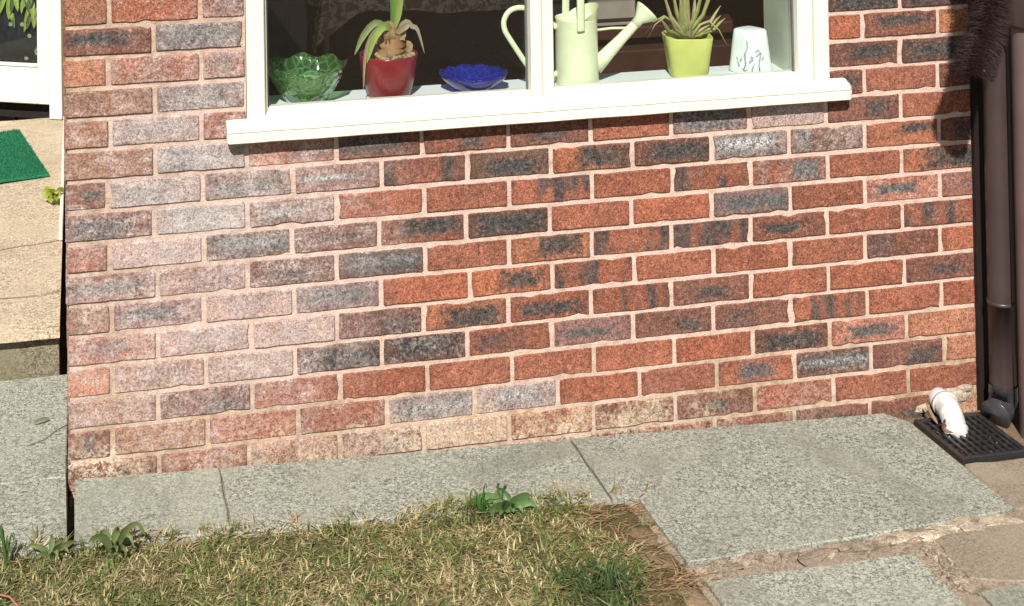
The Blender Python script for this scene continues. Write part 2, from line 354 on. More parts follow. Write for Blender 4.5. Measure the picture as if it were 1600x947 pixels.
SLABS = [([(.0165, -.013), (.0145, -.306), (.3635, -.306), (.3625, -.013)], 'slab'),
         ([(.3668, -.013), (.3675, -.306), (1.2685, -.306), (1.2685, -.013)], 'slab'),
         ([(1.2735, -.013), (1.273, -.306), (1.335, -.32), (1.338, -.592), (1.55, -.580), (1.80, -.558), (2.03, -.535), (2.192, -.513), (2.206, -.503), (2.206, -.07), (2.165, -.013)], 'slab'),
         ([(1.350, -.663), (1.335, -1.5), (1.86, -1.5), (1.856, -.64), (1.60, -.652)], 'slab'),
         ([(1.945, -.585), (2.20, -.552), (2.62, -.50), (2.62, -.72), (2.04, -.772), (1.93, -.74)], 'slab2'),
         ([(1.915, -.80), (2.62, -.735), (2.62, -1.4), (1.91, -1.5)], 'slab'),
         ([(2.225, -.285), (2.60, -.285), (2.62, -.495), (2.215, -.50)], 'slab2'),
         ([(-.85, .0044), (-.85, .58), (-.004, .575), (-.006, .0044)], 'slab'), ([(-.85, .004), (-.006, .004), (-.001, -.306), (-.85, -.306)], 'slab'),
         ([(-1.6, .58), (-.858, .58), (-.858, .004), (-1.6, .004)], 'slab')]
for i, (pl, mt) in enumerate(SLABS):
    if sum((pl[k][0]-pl[k-1][0])*(pl[k][1]+pl[k-1][1]) for k in range(len(pl))) > 0: pl = pl[::-1]
    dz = rnd.uniform(-.002, .002)-(.006 if mt == 'slab2' else 0)
    b = MB().prism(rough_poly(pl, .03, (.0016 if pl[0][0] > -.02 else .0) if mt == 'slab' else .005, i), lambda x, y: gz(x)-.03, lambda x, y, dz=dz: gz(x)+dz, bev=.0025 if pl[0][0] > -.02 else .0004)
    c = b.v[0]
    o = b.build('paving_slab', M[mt], pavement, origin=(sum(q[0] for q in pl)/len(pl), sum(q[1] for q in pl)/len(pl), gz(pl[0][0])))
# lumpy bedding mortar and stone chips showing in the wide joints
def lump(name, x, y, z, rx, ry, rz, mat, parent=None, seed=0, ang=0, n=9, smooth=True):
    r = random.Random(seed); m = MB(); vs = []; fs = []
    for i, (f, zz) in enumerate(((1.0, -.6), (1.0, .1), (.72, .75), (.25, 1.0)) if smooth else ((1.0, -.8), (1.0, .5), (.86, .9), (.4, 1.0))):
        for k in range(n):
            a = 2*math.pi*(k+(r.uniform(-.35, .35) if not smooth else 0))/n; q = f*(r.uniform(.78, 1.12) if smooth else r.uniform(.62, 1.25)); px, py = rx*q*math.cos(a), ry*q*math.sin(a)
            vs.append((x+px*math.cos(ang)-py*math.sin(ang), y+px*math.sin(ang)+py*math.cos(ang), z+rz*(zz+r.uniform(-.12, .12))))
    for i in range(3):
        for k in range(n): k2 = (k+1) % n; fs.append((i*n+k, i*n+k2, (i+1)*n+k2, (i+1)*n+k))
    fs.append(tuple(3*n+k for k in range(n))); m.add(vs, fs, None, smooth)
    return m.build(name, mat, parent, origin=(x, y, z))
M['chip'] = mat_slab('pale_mortar_chip', (.50, .41, .31), (.26, .20, .145), (.44, .36, .27), .4)
rc = random.Random(33)
for i in range(46):
    t = i/45; x = 1.36+t*.80; yc = -.622+.012*math.sin(t*9)+(t*.075); big = rc.random() < .35
    rx, ry = (rc.uniform(.03, .06), rc.uniform(.014, .024)) if big else (rc.uniform(.008, .022), rc.uniform(.006, .012))
    lump('mortar_chunk', x+rc.uniform(-.01, .01), yc+rc.uniform(-.014, .014), gz(x)-.010, rx, ry, rc.uniform(.006, .012), M['chip' if (t > .62 and rc.random() < .6) or rc.random() < .15 else 'bed'], pavement, 50+i, rc.uniform(-.3, .4), rc.choice((6, 7, 8)), False)
for i in range(16):
    t = i/15; x = 1.893+.02*math.sin(t*7)+.03*t; y = -.63-.18*t
    lump('mortar_chunk', x+rc.uniform(-.014, .014), y, gz(x)-.011, rc.uniform(.010, .026), rc.uniform(.008, .018), rc.uniform(.006, .011), M['bed' if rc.random() < .7 else 'chip'], pavement, 150+i, rc.uniform(0, 3), 7, False)

# ------------------------------------------------------------------ the house: wall, bricks
house = tag(empty('brick_house', (0, 0, 0)), 'house wall of mottled red and slate brick around a cream window', 'house')
WX0, WX1, WZ0 = .445, 2.031, .868          # window opening
WTOP = 1.98
wm = MB()
for (x0, x1, z0, z1) in ((.006, WX0, -.2, 2.6), (WX1, 3.4, -.2, 2.6), (WX0, WX1, -.2, WZ0-.002), (WX0, WX1, WTOP, 2.6)):
    n = max(1, int((x1-x0)/.5)); wm.box(x0, x1, .0036, .10, z0, z1)
wm.box(.006, .10, .1002, 2.86, -.2, 2.6)     # return of the corner
wall = wm.build('wall', M['mortar'], house)
PERP = {1: [.102, .334, .56, .787, 1.012, 1.237, 1.462, 1.684, 1.909, 2.133, 2.358], 2: [.214, .444, .669, .897, 1.123, 1.348, 1.572, 1.797, 2.021, 2.242],
        3: [.104, .335, .555, .778, 1.006, 1.231, 1.456, 1.683, 1.909, 2.13, 2.357], 4: [.219, .442, .667, .897, 1.12, 1.345, 1.567, 1.793, 2.016, 2.241],
        5: [.108, .333, .558, .781, 1.013, 1.236, 1.461, 1.685, 1.905, 2.127, 2.353], 6: [.219, .45, .666, .89, 1.115, 1.34, 1.564, 1.79, 2.016, 2.243],
        7: [.108, .336, .558, .78, 1.004, 1.232, 1.455, 1.681, 1.905, 2.13, 2.354], 8: [.217, .45, .673, .897, 1.122, 1.345, 1.569, 1.793, 2.017, 2.246],
        9: [.106, .338, .564, .791, 1.021, 1.245, 1.47, 1.688, 1.913, 2.138, 2.359], 10: [.218, .44, .668, .886, 1.112, 1.341, 1.569, 1.795, 2.025, 2.248]}
# type letter, lime bloom and painted glare digit, then t + tan digit, w + white streak digit
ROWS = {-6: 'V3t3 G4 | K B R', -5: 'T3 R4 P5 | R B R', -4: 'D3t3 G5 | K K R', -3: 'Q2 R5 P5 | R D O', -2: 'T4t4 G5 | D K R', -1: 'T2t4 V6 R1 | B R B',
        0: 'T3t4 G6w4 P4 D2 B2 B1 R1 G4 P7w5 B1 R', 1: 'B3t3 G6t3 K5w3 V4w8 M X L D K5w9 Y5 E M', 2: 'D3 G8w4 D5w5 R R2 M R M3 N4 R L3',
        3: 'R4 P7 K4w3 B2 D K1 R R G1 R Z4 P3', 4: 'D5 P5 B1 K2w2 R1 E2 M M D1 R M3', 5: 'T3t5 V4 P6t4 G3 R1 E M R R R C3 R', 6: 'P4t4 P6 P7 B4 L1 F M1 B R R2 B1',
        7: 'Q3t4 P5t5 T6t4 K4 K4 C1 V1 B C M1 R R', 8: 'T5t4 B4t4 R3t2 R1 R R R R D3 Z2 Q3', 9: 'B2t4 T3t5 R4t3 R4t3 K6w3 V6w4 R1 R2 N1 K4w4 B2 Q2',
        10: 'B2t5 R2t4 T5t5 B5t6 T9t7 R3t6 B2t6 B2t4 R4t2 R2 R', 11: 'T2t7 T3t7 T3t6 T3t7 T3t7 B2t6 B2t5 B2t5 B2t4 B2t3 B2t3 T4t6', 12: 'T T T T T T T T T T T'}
RED, ORA, BRO, SLA, TAN, PIN, MAU = (.300, .107, .064), (.45, .180, .092), (.195, .083, .056), (.036, .035, .034), (.285, .135, .080), (.33, .155, .115), (.24, .125, .105)
GRY = (.115, .112, .115)
TYPES = {  # c1, c2, (uc, vc, hu), hv, stripe
    'R': (RED, BRO, (.3, .4, .01), .01, .0), 'O': (ORA, RED, (.5, .5, .01), .01, 0), 'B': (BRO, (.08, .05, .045), (.6, .4, .25), .3, .2), 'D': (BRO, SLA, (.5, .52, .40), .33, 0),
    'K': ((.13, .07, .055), SLA, (.52, .5, .50), .48, 0), 'M': (RED, SLA, (.2, .5, .02), .02, 1.0), 'T': (TAN, BRO, (.7, .5, .01), .01, .0), 'P': (PIN, MAU, (.6, .5, .3), .4, .0),
    'V': (MAU, GRY, (.5, .5, .35), .25, 0), 'G': ((.20, .13, .12), GRY, (.5, .5, .46), .40, 0), 'Q': ((.42, .18, .105), TAN, (.7, .5, .01), .01, 0), 'L': ((.40, .145, .075), SLA, (.64, .5, .38), .42, .3),
    'X': ((.15, .085, .055), SLA, (.62, .5, .36), .5, .2), 'E': ((.39, .14, .072), SLA, (.64, .58, .32), .34, 0), 'F': (RED, SLA, (.58, .5, .36), .42, .4), 'N': (RED, GRY, (.62, .5, .30), .40, .5),
    'Y': ((.15, .075, .055), GRY, (.12, .5, .13), .5, 0), 'Z': ((.40, .17, .12), (.09, .085, .085), (.5, .5, .36), .30, 0), 'C': ((.22, .085, .055), (.14, .06, .045), (.3, .5, .25), .5, .5)}
def parse(tok):
    t = tok[0]; b = tn = w = 0; i = 1; mode = 'b'
    for ch in tok[1:]:
        if ch in 'tw': mode = ch
        else:
            if mode == 'b': b = int(ch)
            elif mode == 't': tn = int(ch)
            else: w = int(ch)
    return t, b/9, tn/9, w/9
def brick_mesh(L, H, depth, r, rough):
    m = MB(); nl = max(2, int(L/.024)); pts = []
    hx, hz = L/2, H/2; j = lambda a: r.uniform(-a, a); c = .0012+.0022*r.random()
    for k in range(nl+1): t = k/nl; pts.append((-hx+c+(L-2*c)*t, -hz+j(rough)))
    pts.append((hx+j(rough*.6), -hz+c)); pts.append((hx+j(rough), 0)); pts.append((hx+j(rough*.6), hz-c))
    for k in range(nl+1): t = 1-k/nl; pts.append((-hx+c+(L-2*c)*t, hz+j(rough)))
    pts.append((-hx+j(rough*.6), hz-c)); pts.append((-hx+j(rough), 0)); pts.append((-hx+j(rough*.6), -hz+c))
    if L > .15:
        for q in range(r.choice((0, 0, 1, 2, 3))):        # a chipped arris or corner
            i = r.randrange(len(pts)); x, z = pts[i]; k = r.uniform(.0025, .006); pts[i] = (x-math.copysign(k if abs(abs(x)-hx) < .004 else 0, x), z-math.copysign(k if abs(abs(z)-hz) < .004 else 0, z))
    n = len(pts); bv = .0014+.0012*r.random()
    vs = [(x*(1-bv/hx), 0+r.uniform(-.0006, .0006), z*(1-bv/hz)) for x, z in pts]+[(x, bv*1.1, z) for x, z in pts]+[(x, depth, z) for x, z in pts]
    fs = [tuple(range(n))]+[(i, i+n, (i+1) % n+n, (i+1) % n) for i in range(n)]+[(i+n, i+2*n, (i+1) % n+2*n, (i+1) % n+n) for i in range(n)]
    m.add(vs, fs); return m
def put_brick(x0, x1, z0, z1, tok, depth, parent=wall):
    t, bl, tn, ws = parse(tok); c1, c2, bb, hv, stp = TYPES[t]; r = rnd
    m = brick_mesh(x1-x0, z1-z0, depth, r, .0011); org = ((x0+x1)/2, r.uniform(-.0025, .001), (z0+z1)/2)
    o = m.build('brick', M['brick'], None, origin=(0, 0, 0)); o.parent = parent; o.location = Vector(org)-wl(parent); o.rotation_euler = (r.uniform(-.006, .006), r.uniform(-.004, .004), r.uniform(-.004, .004))
    q = r.uniform(.86, 1.14); h = r.uniform(.92, 1.08)
    o['c1'] = [c1[0]*q*h, c1[1]*q, c1[2]*q/h]; o['c2'] = [v*r.uniform(.8, 1.25) for v in c2[:1]]*3 if c2 in (SLA, GRY) else list(c2)
    if c2 is SLA: o['c2'] = [.037*q, .036*q, .035*q]
    o['blob'] = [bb[0]+r.uniform(-.13, .13), bb[1]+r.uniform(-.12, .12), bb[2]*r.uniform(.65, 1.2)]
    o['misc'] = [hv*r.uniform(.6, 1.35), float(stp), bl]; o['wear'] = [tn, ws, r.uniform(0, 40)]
    return o
Z0, J = .82, .0061
for k in range(-8, 13):
    toks = ROWS.get(k, 'R B D | R K M'); left, right = (toks.split('|')+[None])[:2] if '|' in toks else (toks, None)
    lt = left.split(); rt = right.split() if right else None
    perps = PERP.get(k) or [(.1075 if k % 2 else .22)+.225*i+rnd.uniform(-.003, .003) for i in range(11)]
    while perps[-1] < 3.1: perps = perps+[perps[-1]+.225]
    xs = [0.0]+perps; zt, zb = Z0-.075*k, Z0-.075*(k+1); zt += rnd.uniform(-.001, .001)
    ri = 0
    for i in range(len(xs)-1):
        a, b = xs[i]+(J if i else rnd.uniform(-.002, .002)), xs[i+1]-J
        A, B = a, b
        if k < 0:
            if a > WX0-.03 and b < WX1+.03: continue
            if a < WX0 < b: B = WX0-.003
            if a < WX1 < b: A = WX1+.003
            if a >= WX0-.03 and a < WX1 < b: A = WX1+.003
        if rt is not None and A > 1.5:
            tok = rt[ri] if ri < len(rt) else rnd.choice(['R', 'B', 'D', 'M', 'R']); ri += 1
        else: tok = lt[i] if i < len(lt) else rnd.choice(['R', 'B', 'D', 'M', 'R'])
        put_brick(A, B, zb+J, zt-J, tok, (.215 if k % 2 else .1025) if i == 0 else .025)
# the brickwork of the return and above the head of the window, out of the photograph's view
rest = MB()
for k in range(-23, 13):
    zt, zb = Z0-.075*k-.005, Z0-.075*(k+1)+.005
    y = .1075 if k % 2 == 0 else .22
    while y < 2.85:
        y2 = min(y+.215, 2.85); rest.box(-.0012, .03, y+.005, y2, zb, zt); y += .225
    if k < -8:
        x = 0.0 if k % 2 else -.1125
        while x < 3.3:
            a, b = max(x, 0)+.005, x+.215; x += .225
            if zb < WTOP and zt > WZ0:
                if a > WX0-.02 and b < WX1+.02: continue
                if a < WX0 < b: b = WX0-.003
                if a < WX1 < b: a = WX1+.003
            rest.box(a, b, -.001, .03, zb, zt)
ro = rest.build('upper_brickwork', M['brick'], wall); tag(ro, kind='stuff')
for k_, v_ in (('c1', list(RED)), ('c2', [.06, .06, .06]), ('blob', [.5, .5, .01]), ('misc', [.01, 0.0, .1]), ('wear', [.1, 0.0, 1.0])): ro[k_] = v_
MB().box(2.4525, 3.4, -.016, -.0035, -.2, 2.6).build('corner_board', simple('black_brown_board', (.014, .009, .008), .6, .3), house)
# rough lime render where the waste pipe leaves the wall
for i, (x, z, rx, rz) in enumerate([(2.390, -.022, .060, .022), (2.42, -.004, .028, .012), (2.29, -.045, .03, .014)]):
    r = random.Random(i); m = MB(); n = 14; vs = [(x, -.007, z)]; fs = []
    for ring, (f, yy) in enumerate(((.6, -.006), (1, .003))):
        for q in range(n): a = 2*math.pi*q/n; ff = f*r.uniform(.8, 1.15); vs.append((x+rx*ff*math.cos(a), yy+r.uniform(-.003, .002), z+rz*ff*math.sin(a)))
    fs = [(0, 1+(q+1) % n, 1+q) for q in range(n)]+[(1+q, 1+(q+1) % n, 1+n+(q+1) % n, 1+n+q) for q in range(n)]
    m.add(vs, fs, None, True); m.build('render_patch', M['chip'], wall)

# ------------------------------------------------------------------ the window of the house
wf = MB()
def frame_bar(x0, x1, y0, y1, z0, z1, b=.003): wf.box(x0, x1, y0, y1, z0, z1, None, b)
frame_bar(.4465, .492, -.006, .055, .862, WTOP-.003); frame_bar(.4922, .500, .012, .055, .88, WTOP-.05)
frame_bar(1.9435, 1.987, .004, .055, .862, WTOP-.003); frame_bar(1.9872, 2.0295, -.006, .055, .862, WTOP-.003)
frame_bar(.4922, 1.9433, -.004, .055, WTOP-.06, WTOP-.003)
window = wf.build('window', M['paint'], house)
mu = MB(); mu.box(1.188, 1.217, -.002, .055, .874, WTOP-.0605, None, .003); mu.box(1.2172, 1.246, -.012, .055, .868, WTOP-.0605, None, .003); mu.build('mullion', M['paint'], window)
# sloping sill: profile in (y, z) swept along x
prof = [(.054, .8885), (.030, .8885), (.026, .884), (-.004, .8745), (-.008, .8685), (-.030, .8635), (-.0385, .860), (-.0400, .8535), (-.0400, .8475), (-.0372, .8455), (-.0372, .8425), (-.0412, .840), (-.0412, .822), (-.038, .8195), (-.0005, .8195), (-.0005, .8225), (.054, .8225)]
sl = MB(); xs = [.4922]+[.4922+(1.9433-.4922)*i/12 for i in range(1, 12)]+[1.9433]; n = len(prof)
vs = [(x, y, z+.0007*math.sin(x*23+y*90)) for x in xs for y, z in prof]; fs = [(i*n+k, i*n+(k+1) % n, (i+1)*n+(k+1) % n, (i+1)*n+k) for i in range(len(xs)-1) for k in range(n)]
sl.add(vs, fs)
for x0, x1 in ((.393, .4920), (1.9435, 2.076)):        # horns in front of the brickwork, with eased ends
    pr = [(-.0035, .8715), (-.0080, .8690), (-.030, .8635), (-.0385, .860), (-.0400, .8535), (-.0400, .8475), (-.0372, .8455), (-.0372, .8425), (-.0412, .840), (-.0412, .822), (-.038, .8195), (-.0035, .8195)]
    m_ = len(pr); vs = []
    seq = [(x0, .004), (x0+.004, 0), (x1, 0)] if x0 < 1 else [(x0, 0), (x1-.008, 0), (x1, .006)]
    for x, ins in seq:
        for y, z in pr: zc = .845; vs.append((x, y+(ins if y < -.02 else 0), z+(ins*.5 if z < zc else -ins*.5)))
    fs = [(i*m_+k, i*m_+(k+1) % m_, (i+1)*m_+(k+1) % m_, (i+1)*m_+k) for i in range(2) for k in range(m_)]+[tuple(range(m_))[::-1], tuple(2*m_+k for k in range(m_))]
    sl.add(vs, fs)
sl.build('sill', M['paint'], window)
for x0, x1 in ((.5002, 1.1878), (1.2462, 1.9433)):
    MB().box(x0, x1, .034, .038, .8888, WTOP-.0605).build('pane', M['glass'], window)
for x0 in (.5003, 1.1830, 1.2463, 1.9385): MB().box(x0, x0+.0048, .0285, .0338, .8889, WTOP-.0606).build('gasket', simple('grey_gasket', (.10, .10, .095), .7, .2), window)
bd = MB(); bd.box(.47, 2.0, .0555, .207, .845, .873, None, .003); bd.build('window_board', M['paint_board'], window)
rv = MB(); rv.add([(1.9475, .0552, .8735), (1.972, .26, .8735), (1.972, .26, WTOP), (1.9475, .0552, WTOP), (2.03, .0552, .8735), (2.03, .26, .8735), (2.03, .26, WTOP), (2.03, .0552, WTOP)], [(0, 1, 2, 3), (4, 7, 6, 5), (0, 4, 5, 1), (3, 2, 6, 7), (1, 5, 6, 2), (0, 3, 7, 4)])
rv.box(.446, .4975, .0552, .26, .8735, WTOP); rv.build('reveal', simple('reveal_plaster', (.62, .66, .55), .8, .1, .06, 12, .2, 60), window)

# ------------------------------------------------------------------ room behind the window
def struct(name, m, mat): return tag(m.build(name, mat), kind='structure')
struct('room_floor', MB().box(.11, 4.6, .27, 5.2, .08, .14), M['carpet'])
struct('room_ceiling', MB().box(.11, 4.6, .102, 5.2, 2.36, 2.42), simple('ceiling_white', (.75, .74, .71), .9, .1, .03, 8))
rw = MB(); rw.box(.11, 1.2, 5.0, 5.2, .1402, 2.3598); rw.box(1.2002, 3.7998, 5.0, 5.2, .1402, 1.1); rw.box(3.8, 4.6, 5.0, 5.2, .1402, 2.3598); rw.box(.11, .30, .2702, 4.9998, .1402, 2.3598); rw.box(4.4, 4.6, .2702, 1.4, .1402, 2.3598); rw.box(4.4, 4.6, 1.4002, 3.9998, .1402, .8); rw.box(4.4, 4.6, 4.0, 4.9998, .1402, 2.3598)  # back and right walls left open, gaps added to brighten the room with skylight
rw.box(.30, .445, .102, .2698, .1402, 2.3598); rw.box(2.031, 4.4, .102, .2698, .1402, 2.3598); rw.box(.4452, 2.0308, .102, .2698, .1402, .8445); rw.box(.4452, 2.0308, .102, .2698, WTOP+.0005, 2.3598)
struct('room_wall', rw, M['roomwall'])
tb = tag(empty('dining_table', (1.75, 2.5, .14)), 'dark dining table under the floral cloth, deep in the room', 'table')
MB().box(1.03, 2.6, 2.06, 3.0, .86, .89).build('table_top', M['darkwood'], tb)
for x, y in ((1.05, 2.10), (2.5, 2.12), (1.08, 2.9), (2.5, 2.9)): MB().box(x-.03, x+.03, y-.03, y+.03, .14, .859, None, .005).build('leg', M['darkwood'], tb)
def cloth():
    m = MB(); r = random.Random(4); NX, NZ = 60, 10; x0, x1 = 1.0, 2.68
    vs = []; fs = []
    for j in range(NZ+1):
        for i in range(NX+1):
            x = x0+(x1-x0)*i/NX; t = j/NZ
            drop = .195+.012*math.sin(x*9)+.11*max(0, 1-(x-x0)/.10)
            y = 2.045-.02*t-.022*t*math.sin(x*26+1.5*math.sin(x*5)); z = .905-drop*t
            vs.append((x+(-.05*t*max(0, 1-(x-x0)/.1)), y, z))
    fs += [(j*(NX+1)+i, j*(NX+1)+i+1, (j+1)*(NX+1)+i+1, (j+1)*(NX+1)+i) for j in range(NZ) for i in range(NX)]
    m.add(vs, fs, None, True)
    vs = [(x0, 2.045, .905), (x1, 2.045, .905), (x1, 3.05, .905), (x0-.02, 3.05, .905)]; m.add(vs, [(0, 1, 2, 3)])
    vs = []; NY = 30     # the fall of the cloth over the near end of the table, drawn to a hanging corner
    for j in range(NZ+1):
        for i in range(NY+1):
            yy = 2.045+1.0*i/NY; t = j/NZ; drop = .19+.16*max(0, 1-(yy-2.045)/.16)+.01*math.sin(yy*20)
            vs.append((x0-.03*t-.03*t*math.sin(yy*19), yy-.03*t*(1 if i == 0 else 0), .905-drop*t))
    m.add(vs, [(j*(NY+1)+i, j*(NY+1)+i+1, (j+1)*(NY+1)+i+1, (j+1)*(NY+1)+i) for j in range(NZ) for i in range(NY)], None, True)
    T = NT('floral_cloth'); p = T.pos(); v = T.noise(p, 24, 3, .6, 1.2); v2 = T.noise(p, 55, 3, .6, .8)
    c = T.mix(T.smooth(v, .48, .56), (.86, .79, .69), (.50, .27, .21)); c = T.mix(T.smooth(v2, .56, .62), c, (.42, .36, .27))
    return m.build('tablecloth', T.out(c, .9, .1))
tag(cloth(), 'faded floral tablecloth hanging in folds over the table inside', 'tablecloth')
MB().tube([(.992, 2.02, .14), (.990, 2.015, .64)], .009, 8).build('walking_stick', M['pole']); tag(bpy.data.objects['walking_stick'], 'thin pale stick standing against the table corner', 'stick')
cb = tag(empty('cardboard_box', (1.83, 1.05, .8)), 'square grey-brown box behind the watering can spout', 'box')
MB().box(1.715, 1.885, 1.02, 1.18, .825, 1.05, None, .004).build('body', M['card'], cb); MB().box(1.712, 1.888, 1.0165, 1.1835, .84, .852, None, .002).build('base_band', M['darkwood'], cb)
cbn = tag(empty('sideboard', (2.2, 1.2, .14)), 'dark reddish wooden sideboard behind the right hand pane', 'cabinet')
MB().box(1.60, 3.4, 1.0, 1.45, .78, .8235, None, .006).build('top', M['leather'], cbn); MB().box(1.63, 3.37, 1.03, 1.42, .1405, .7795).build('carcass', M['leather'], cbn)
for x in (1.66, 2.10, 2.54, 2.98): MB().box(x, x+.40, 1.015, 1.0295, .2, .74, None, .005).build('door', M['leather'], cbn)
ar = tag(empty('armchair', (2.6, 1.7, .14)), 'dark red-brown leather chair back behind the spiky plant', 'chair')
MB().box(2.05, 3.2, 1.75, 1.95, .5, 1.35, None, .05).build('backrest', M['leather'], ar); MB().box(2.05, 3.2, 1.5, 1.748, .1405, .6, None, .04).build('seat', M['leather'], ar)
for i in range(4): MB().tube([(2.06, 1.742, 1.32-.14*i), (3.19, 1.742, 1.16-.14*i)], .005, 6).build('piping', M['card'], ar)
sh = tag(empty('shelf_unit', (1.45, 2.9, .14)), 'dark low shelf under the table with pale papers', 'shelf')
MB().box(1.64, 2.2, 1.75, 2.0, .1405, .44, None, .004).build('carcass', M['darkwood'], sh)
for i in range(3): MB().box(1.68, 1.90, 1.70+.01*i, 1.95, .4405+.05*i, .452+.05*i, None, .002).build('paper_stack', M['card'], sh)

# ------------------------------------------------------------------ things on the window board
BZ = .8735
g = tag(empty('green_glass_bowl', (.617, .135, BZ)), 'green pressed glass bowl with a scalloped rim at the left of the sill', 'bowl')
def wobg(r, z, a, i): k = max(0, min(1, (z-.03)/.06)); return r*(1+.035*k*math.cos(8*a)), z+.006*k*math.cos(8*a+.4)
MB().lathe([(.001, .004), (.048, .004), (.050, .0), (.056, .0), (.060, .008), (.078, .032), (.094, .062), (.103, .084), (.107, .094), (.104, .095), (.099, .083), (.089, .062), (.073, .034), (.055, .013), (.001, .011)], (.617, .135, BZ), 64, wobg).build('bowl', M['gglass'], g)
b = tag(empty('blue_glass_bowl', (1.066, .125, BZ)), 'shallow cobalt blue glass dish in front of the left pane', 'bowl')
def wobb(r, z, a, i): k = max(0, min(1, (z-.01)/.03)); return r*(1+.02*k*math.cos(12*a)), z+.002*k*math.cos(12*a)
MB().lathe([(.001, .003), (.042, .003), (.044, 0), (.050, 0), (.062, .012), (.082, .030), (.092, .045), (.0905, .0465), (.079, .032), (.058, .014), (.04, .008), (.001, .008)], (1.066, .125, BZ), 60, wobb).build('bowl', M['bglass'], b)
for i in range(9):
    a = i*2.399; rr = .012*math.sqrt(i)*1.5; b_ = MB().lathe([(.0005, 0), (.007, .002), (.0085, .007), (.006, .012), (.0005, .014)], (1.066+rr*math.cos(a), .125+rr*math.sin(a), BZ+.0085), 10).build('glass_pebble', M['bglass'], b)
r_ = tag(empty('amaryllis_pot', (.836, .128, BZ)), 'glossy dark red pot holding a bulb with strap leaves', 'potted plant')
PX, PY = .836, .128
MB().lathe([(.001, .002), (.050, .002), (.054, 0), (.058, .006), (.068, .045), (.0755, .085), (.0775, .106), (.0765, .110), (.0735, .109), (.0725, .098), (.001, .092)], (PX, PY, BZ), 48).build('pot', M['redpot'], r_)
pb = MB(); rr = random.Random(3)
for i in range(90):
    a = rr.uniform(0, 6.283); d = .068*math.sqrt(rr.random()); s_ = rr.uniform(.005, .010); c0 = Vector((PX+d*math.cos(a), PY+d*math.sin(a), BZ+.104+rr.uniform(.2, 1)*.030*(1-d/.075)))
    q = rr.uniform(.7, 1.2); pb.lathe([(.0005, -.6*s_), (s_*.8, -.3*s_), (s_, .1*s_), (s_*.6, .6*s_), (.0005, .8*s_)], c0, 6, None, None, (.34*q, .24*q, .15*q))
pb.build('gravel', M['bulb'], r_, colors=True)['kind'] = 'stuff'
bb = MB()
bb.lathe([(.046, .085), (.052, .104), (.040, .112), (.046, .118), (.034, .126), (.040, .134), (.026, .142), (.031, .152), (.019, .160), (.024, .170), (.015, .178), (.017, .186), (.001, .19)], (PX+.004, PY, BZ), 18, lambda r, z, a, i: (r*(1+.12*math.sin(3*a+i*1.7)), z+.005*math.sin(2*a+i*1.3)), None, (.34, .19, .09))
bb.build('bulb', M['bulb'], r_, colors=True)
def strap(m, pts, w, col, fold=.25, n=12, taper=.6):
    """a leaf blade along a smoothed path with tapering width and a central fold"""
    P = [Vector(q) for q in pts]; S = []
    for k in range(n+1):
        t = k/n*(len(P)-1); i = min(int(t), len(P)-2); f = t-i; p0, p1, p2, p3 = P[max(i-1, 0)], P[i], P[i+1], P[min(i+2, len(P)-1)]
        S.append(.5*((2*p1)+(p2-p0)*f+(2*p0-5*p1+4*p2-p3)*f*f+(3*p1-p0-3*p2+p3)*f**3))
    vs = []; fs = []
    for k, q in enumerate(S):
        t = (S[min(k+1, n)]-S[max(k-1, 0)]).normalized(); side = t.cross(Vector((.25, -1, .2))).normalized(); nn = side.cross(t)
        tt = k/n; ww = w*(min(1, tt*3+.35))*(1-max(0, (tt-taper)/(1-taper))**1.5*.95)
        vs += [q+side*ww/2+nn*ww*fold, q, q-side*ww/2+nn*ww*fold]
    for k in range(n): fs += [(3*k, 3*k+1, 3*k+4, 3*k+3), (3*k+1, 3*k+2, 3*k+5, 3*k+4)]
    m.add(vs, fs, col, True)
sc_ = MB(); rq = random.Random(19)
for i in range(16):
    a = rq.uniform(0, 6.283); z = BZ+rq.uniform(.105, .165); R_ = .050-.42*(z-BZ-.105); k = rq.uniform(.6, 1.3); ca, sa = math.cos(a), math.sin(a)
    strap(sc_, [(PX+.004+ca*R_*.9, PY+sa*R_*.9, z-.008), (PX+.004+ca*(R_+.006), PY+sa*(R_+.006), z+.008), (PX+.004+ca*(R_+.001), PY+sa*(R_+.001), z+.024)], .020, (.36*k, .24*k, .13*k), .3, 5)
sc_.build('bulb_scales', M['bulb'], r_, colors=True)['kind'] = 'stuff'
def leaves(parent, specs, name='leaf'):
    for pts, w, col in specs:
        m = MB(); strap(m, pts, w, col); m.build(name, M['leaf'], parent, colors=True)
q = lambda x, z, y=PY: (x, y, z)
GR, GL, OL, DRY = (.18, .33, .07), (.36, .46, .13), (.30, .36, .14), (.42, .31, .20)
leaves(r_, [([q(.848, 1.05), q(.852, 1.10), q(.846, 1.16), q(.835, 1.24)], .024, GR), ([q(.853, 1.05, .122), q(.862, 1.10, .118), q(.866, 1.15, .115), q(.862, 1.26, .11)], .02, GL),
    ([q(.84, 1.05, .11), q(.815, 1.062, .09), q(.786, 1.035, .08), q(.768, .972, .078)], .022, GL), ([q(.84, 1.045, .13), q(.80, 1.066, .12), q(.765, 1.035, .115), q(.742, .988, .11)], .018, OL),
    ([q(.835, 1.05, .115), q(.795, 1.05, .10), q(.766, 1.0, .085), q(.758, .90, .08)], .011, DRY), ([q(.86, 1.05), q(.885, 1.064), q(.90, 1.05), q(.915, 1.04), q(.934, .976)], .013, (.40, .34, .24)), ([q(.852, 1.04, .11), q(.872, 1.055, .10), q(.89, 1.063, .10)], .018, DRY)])
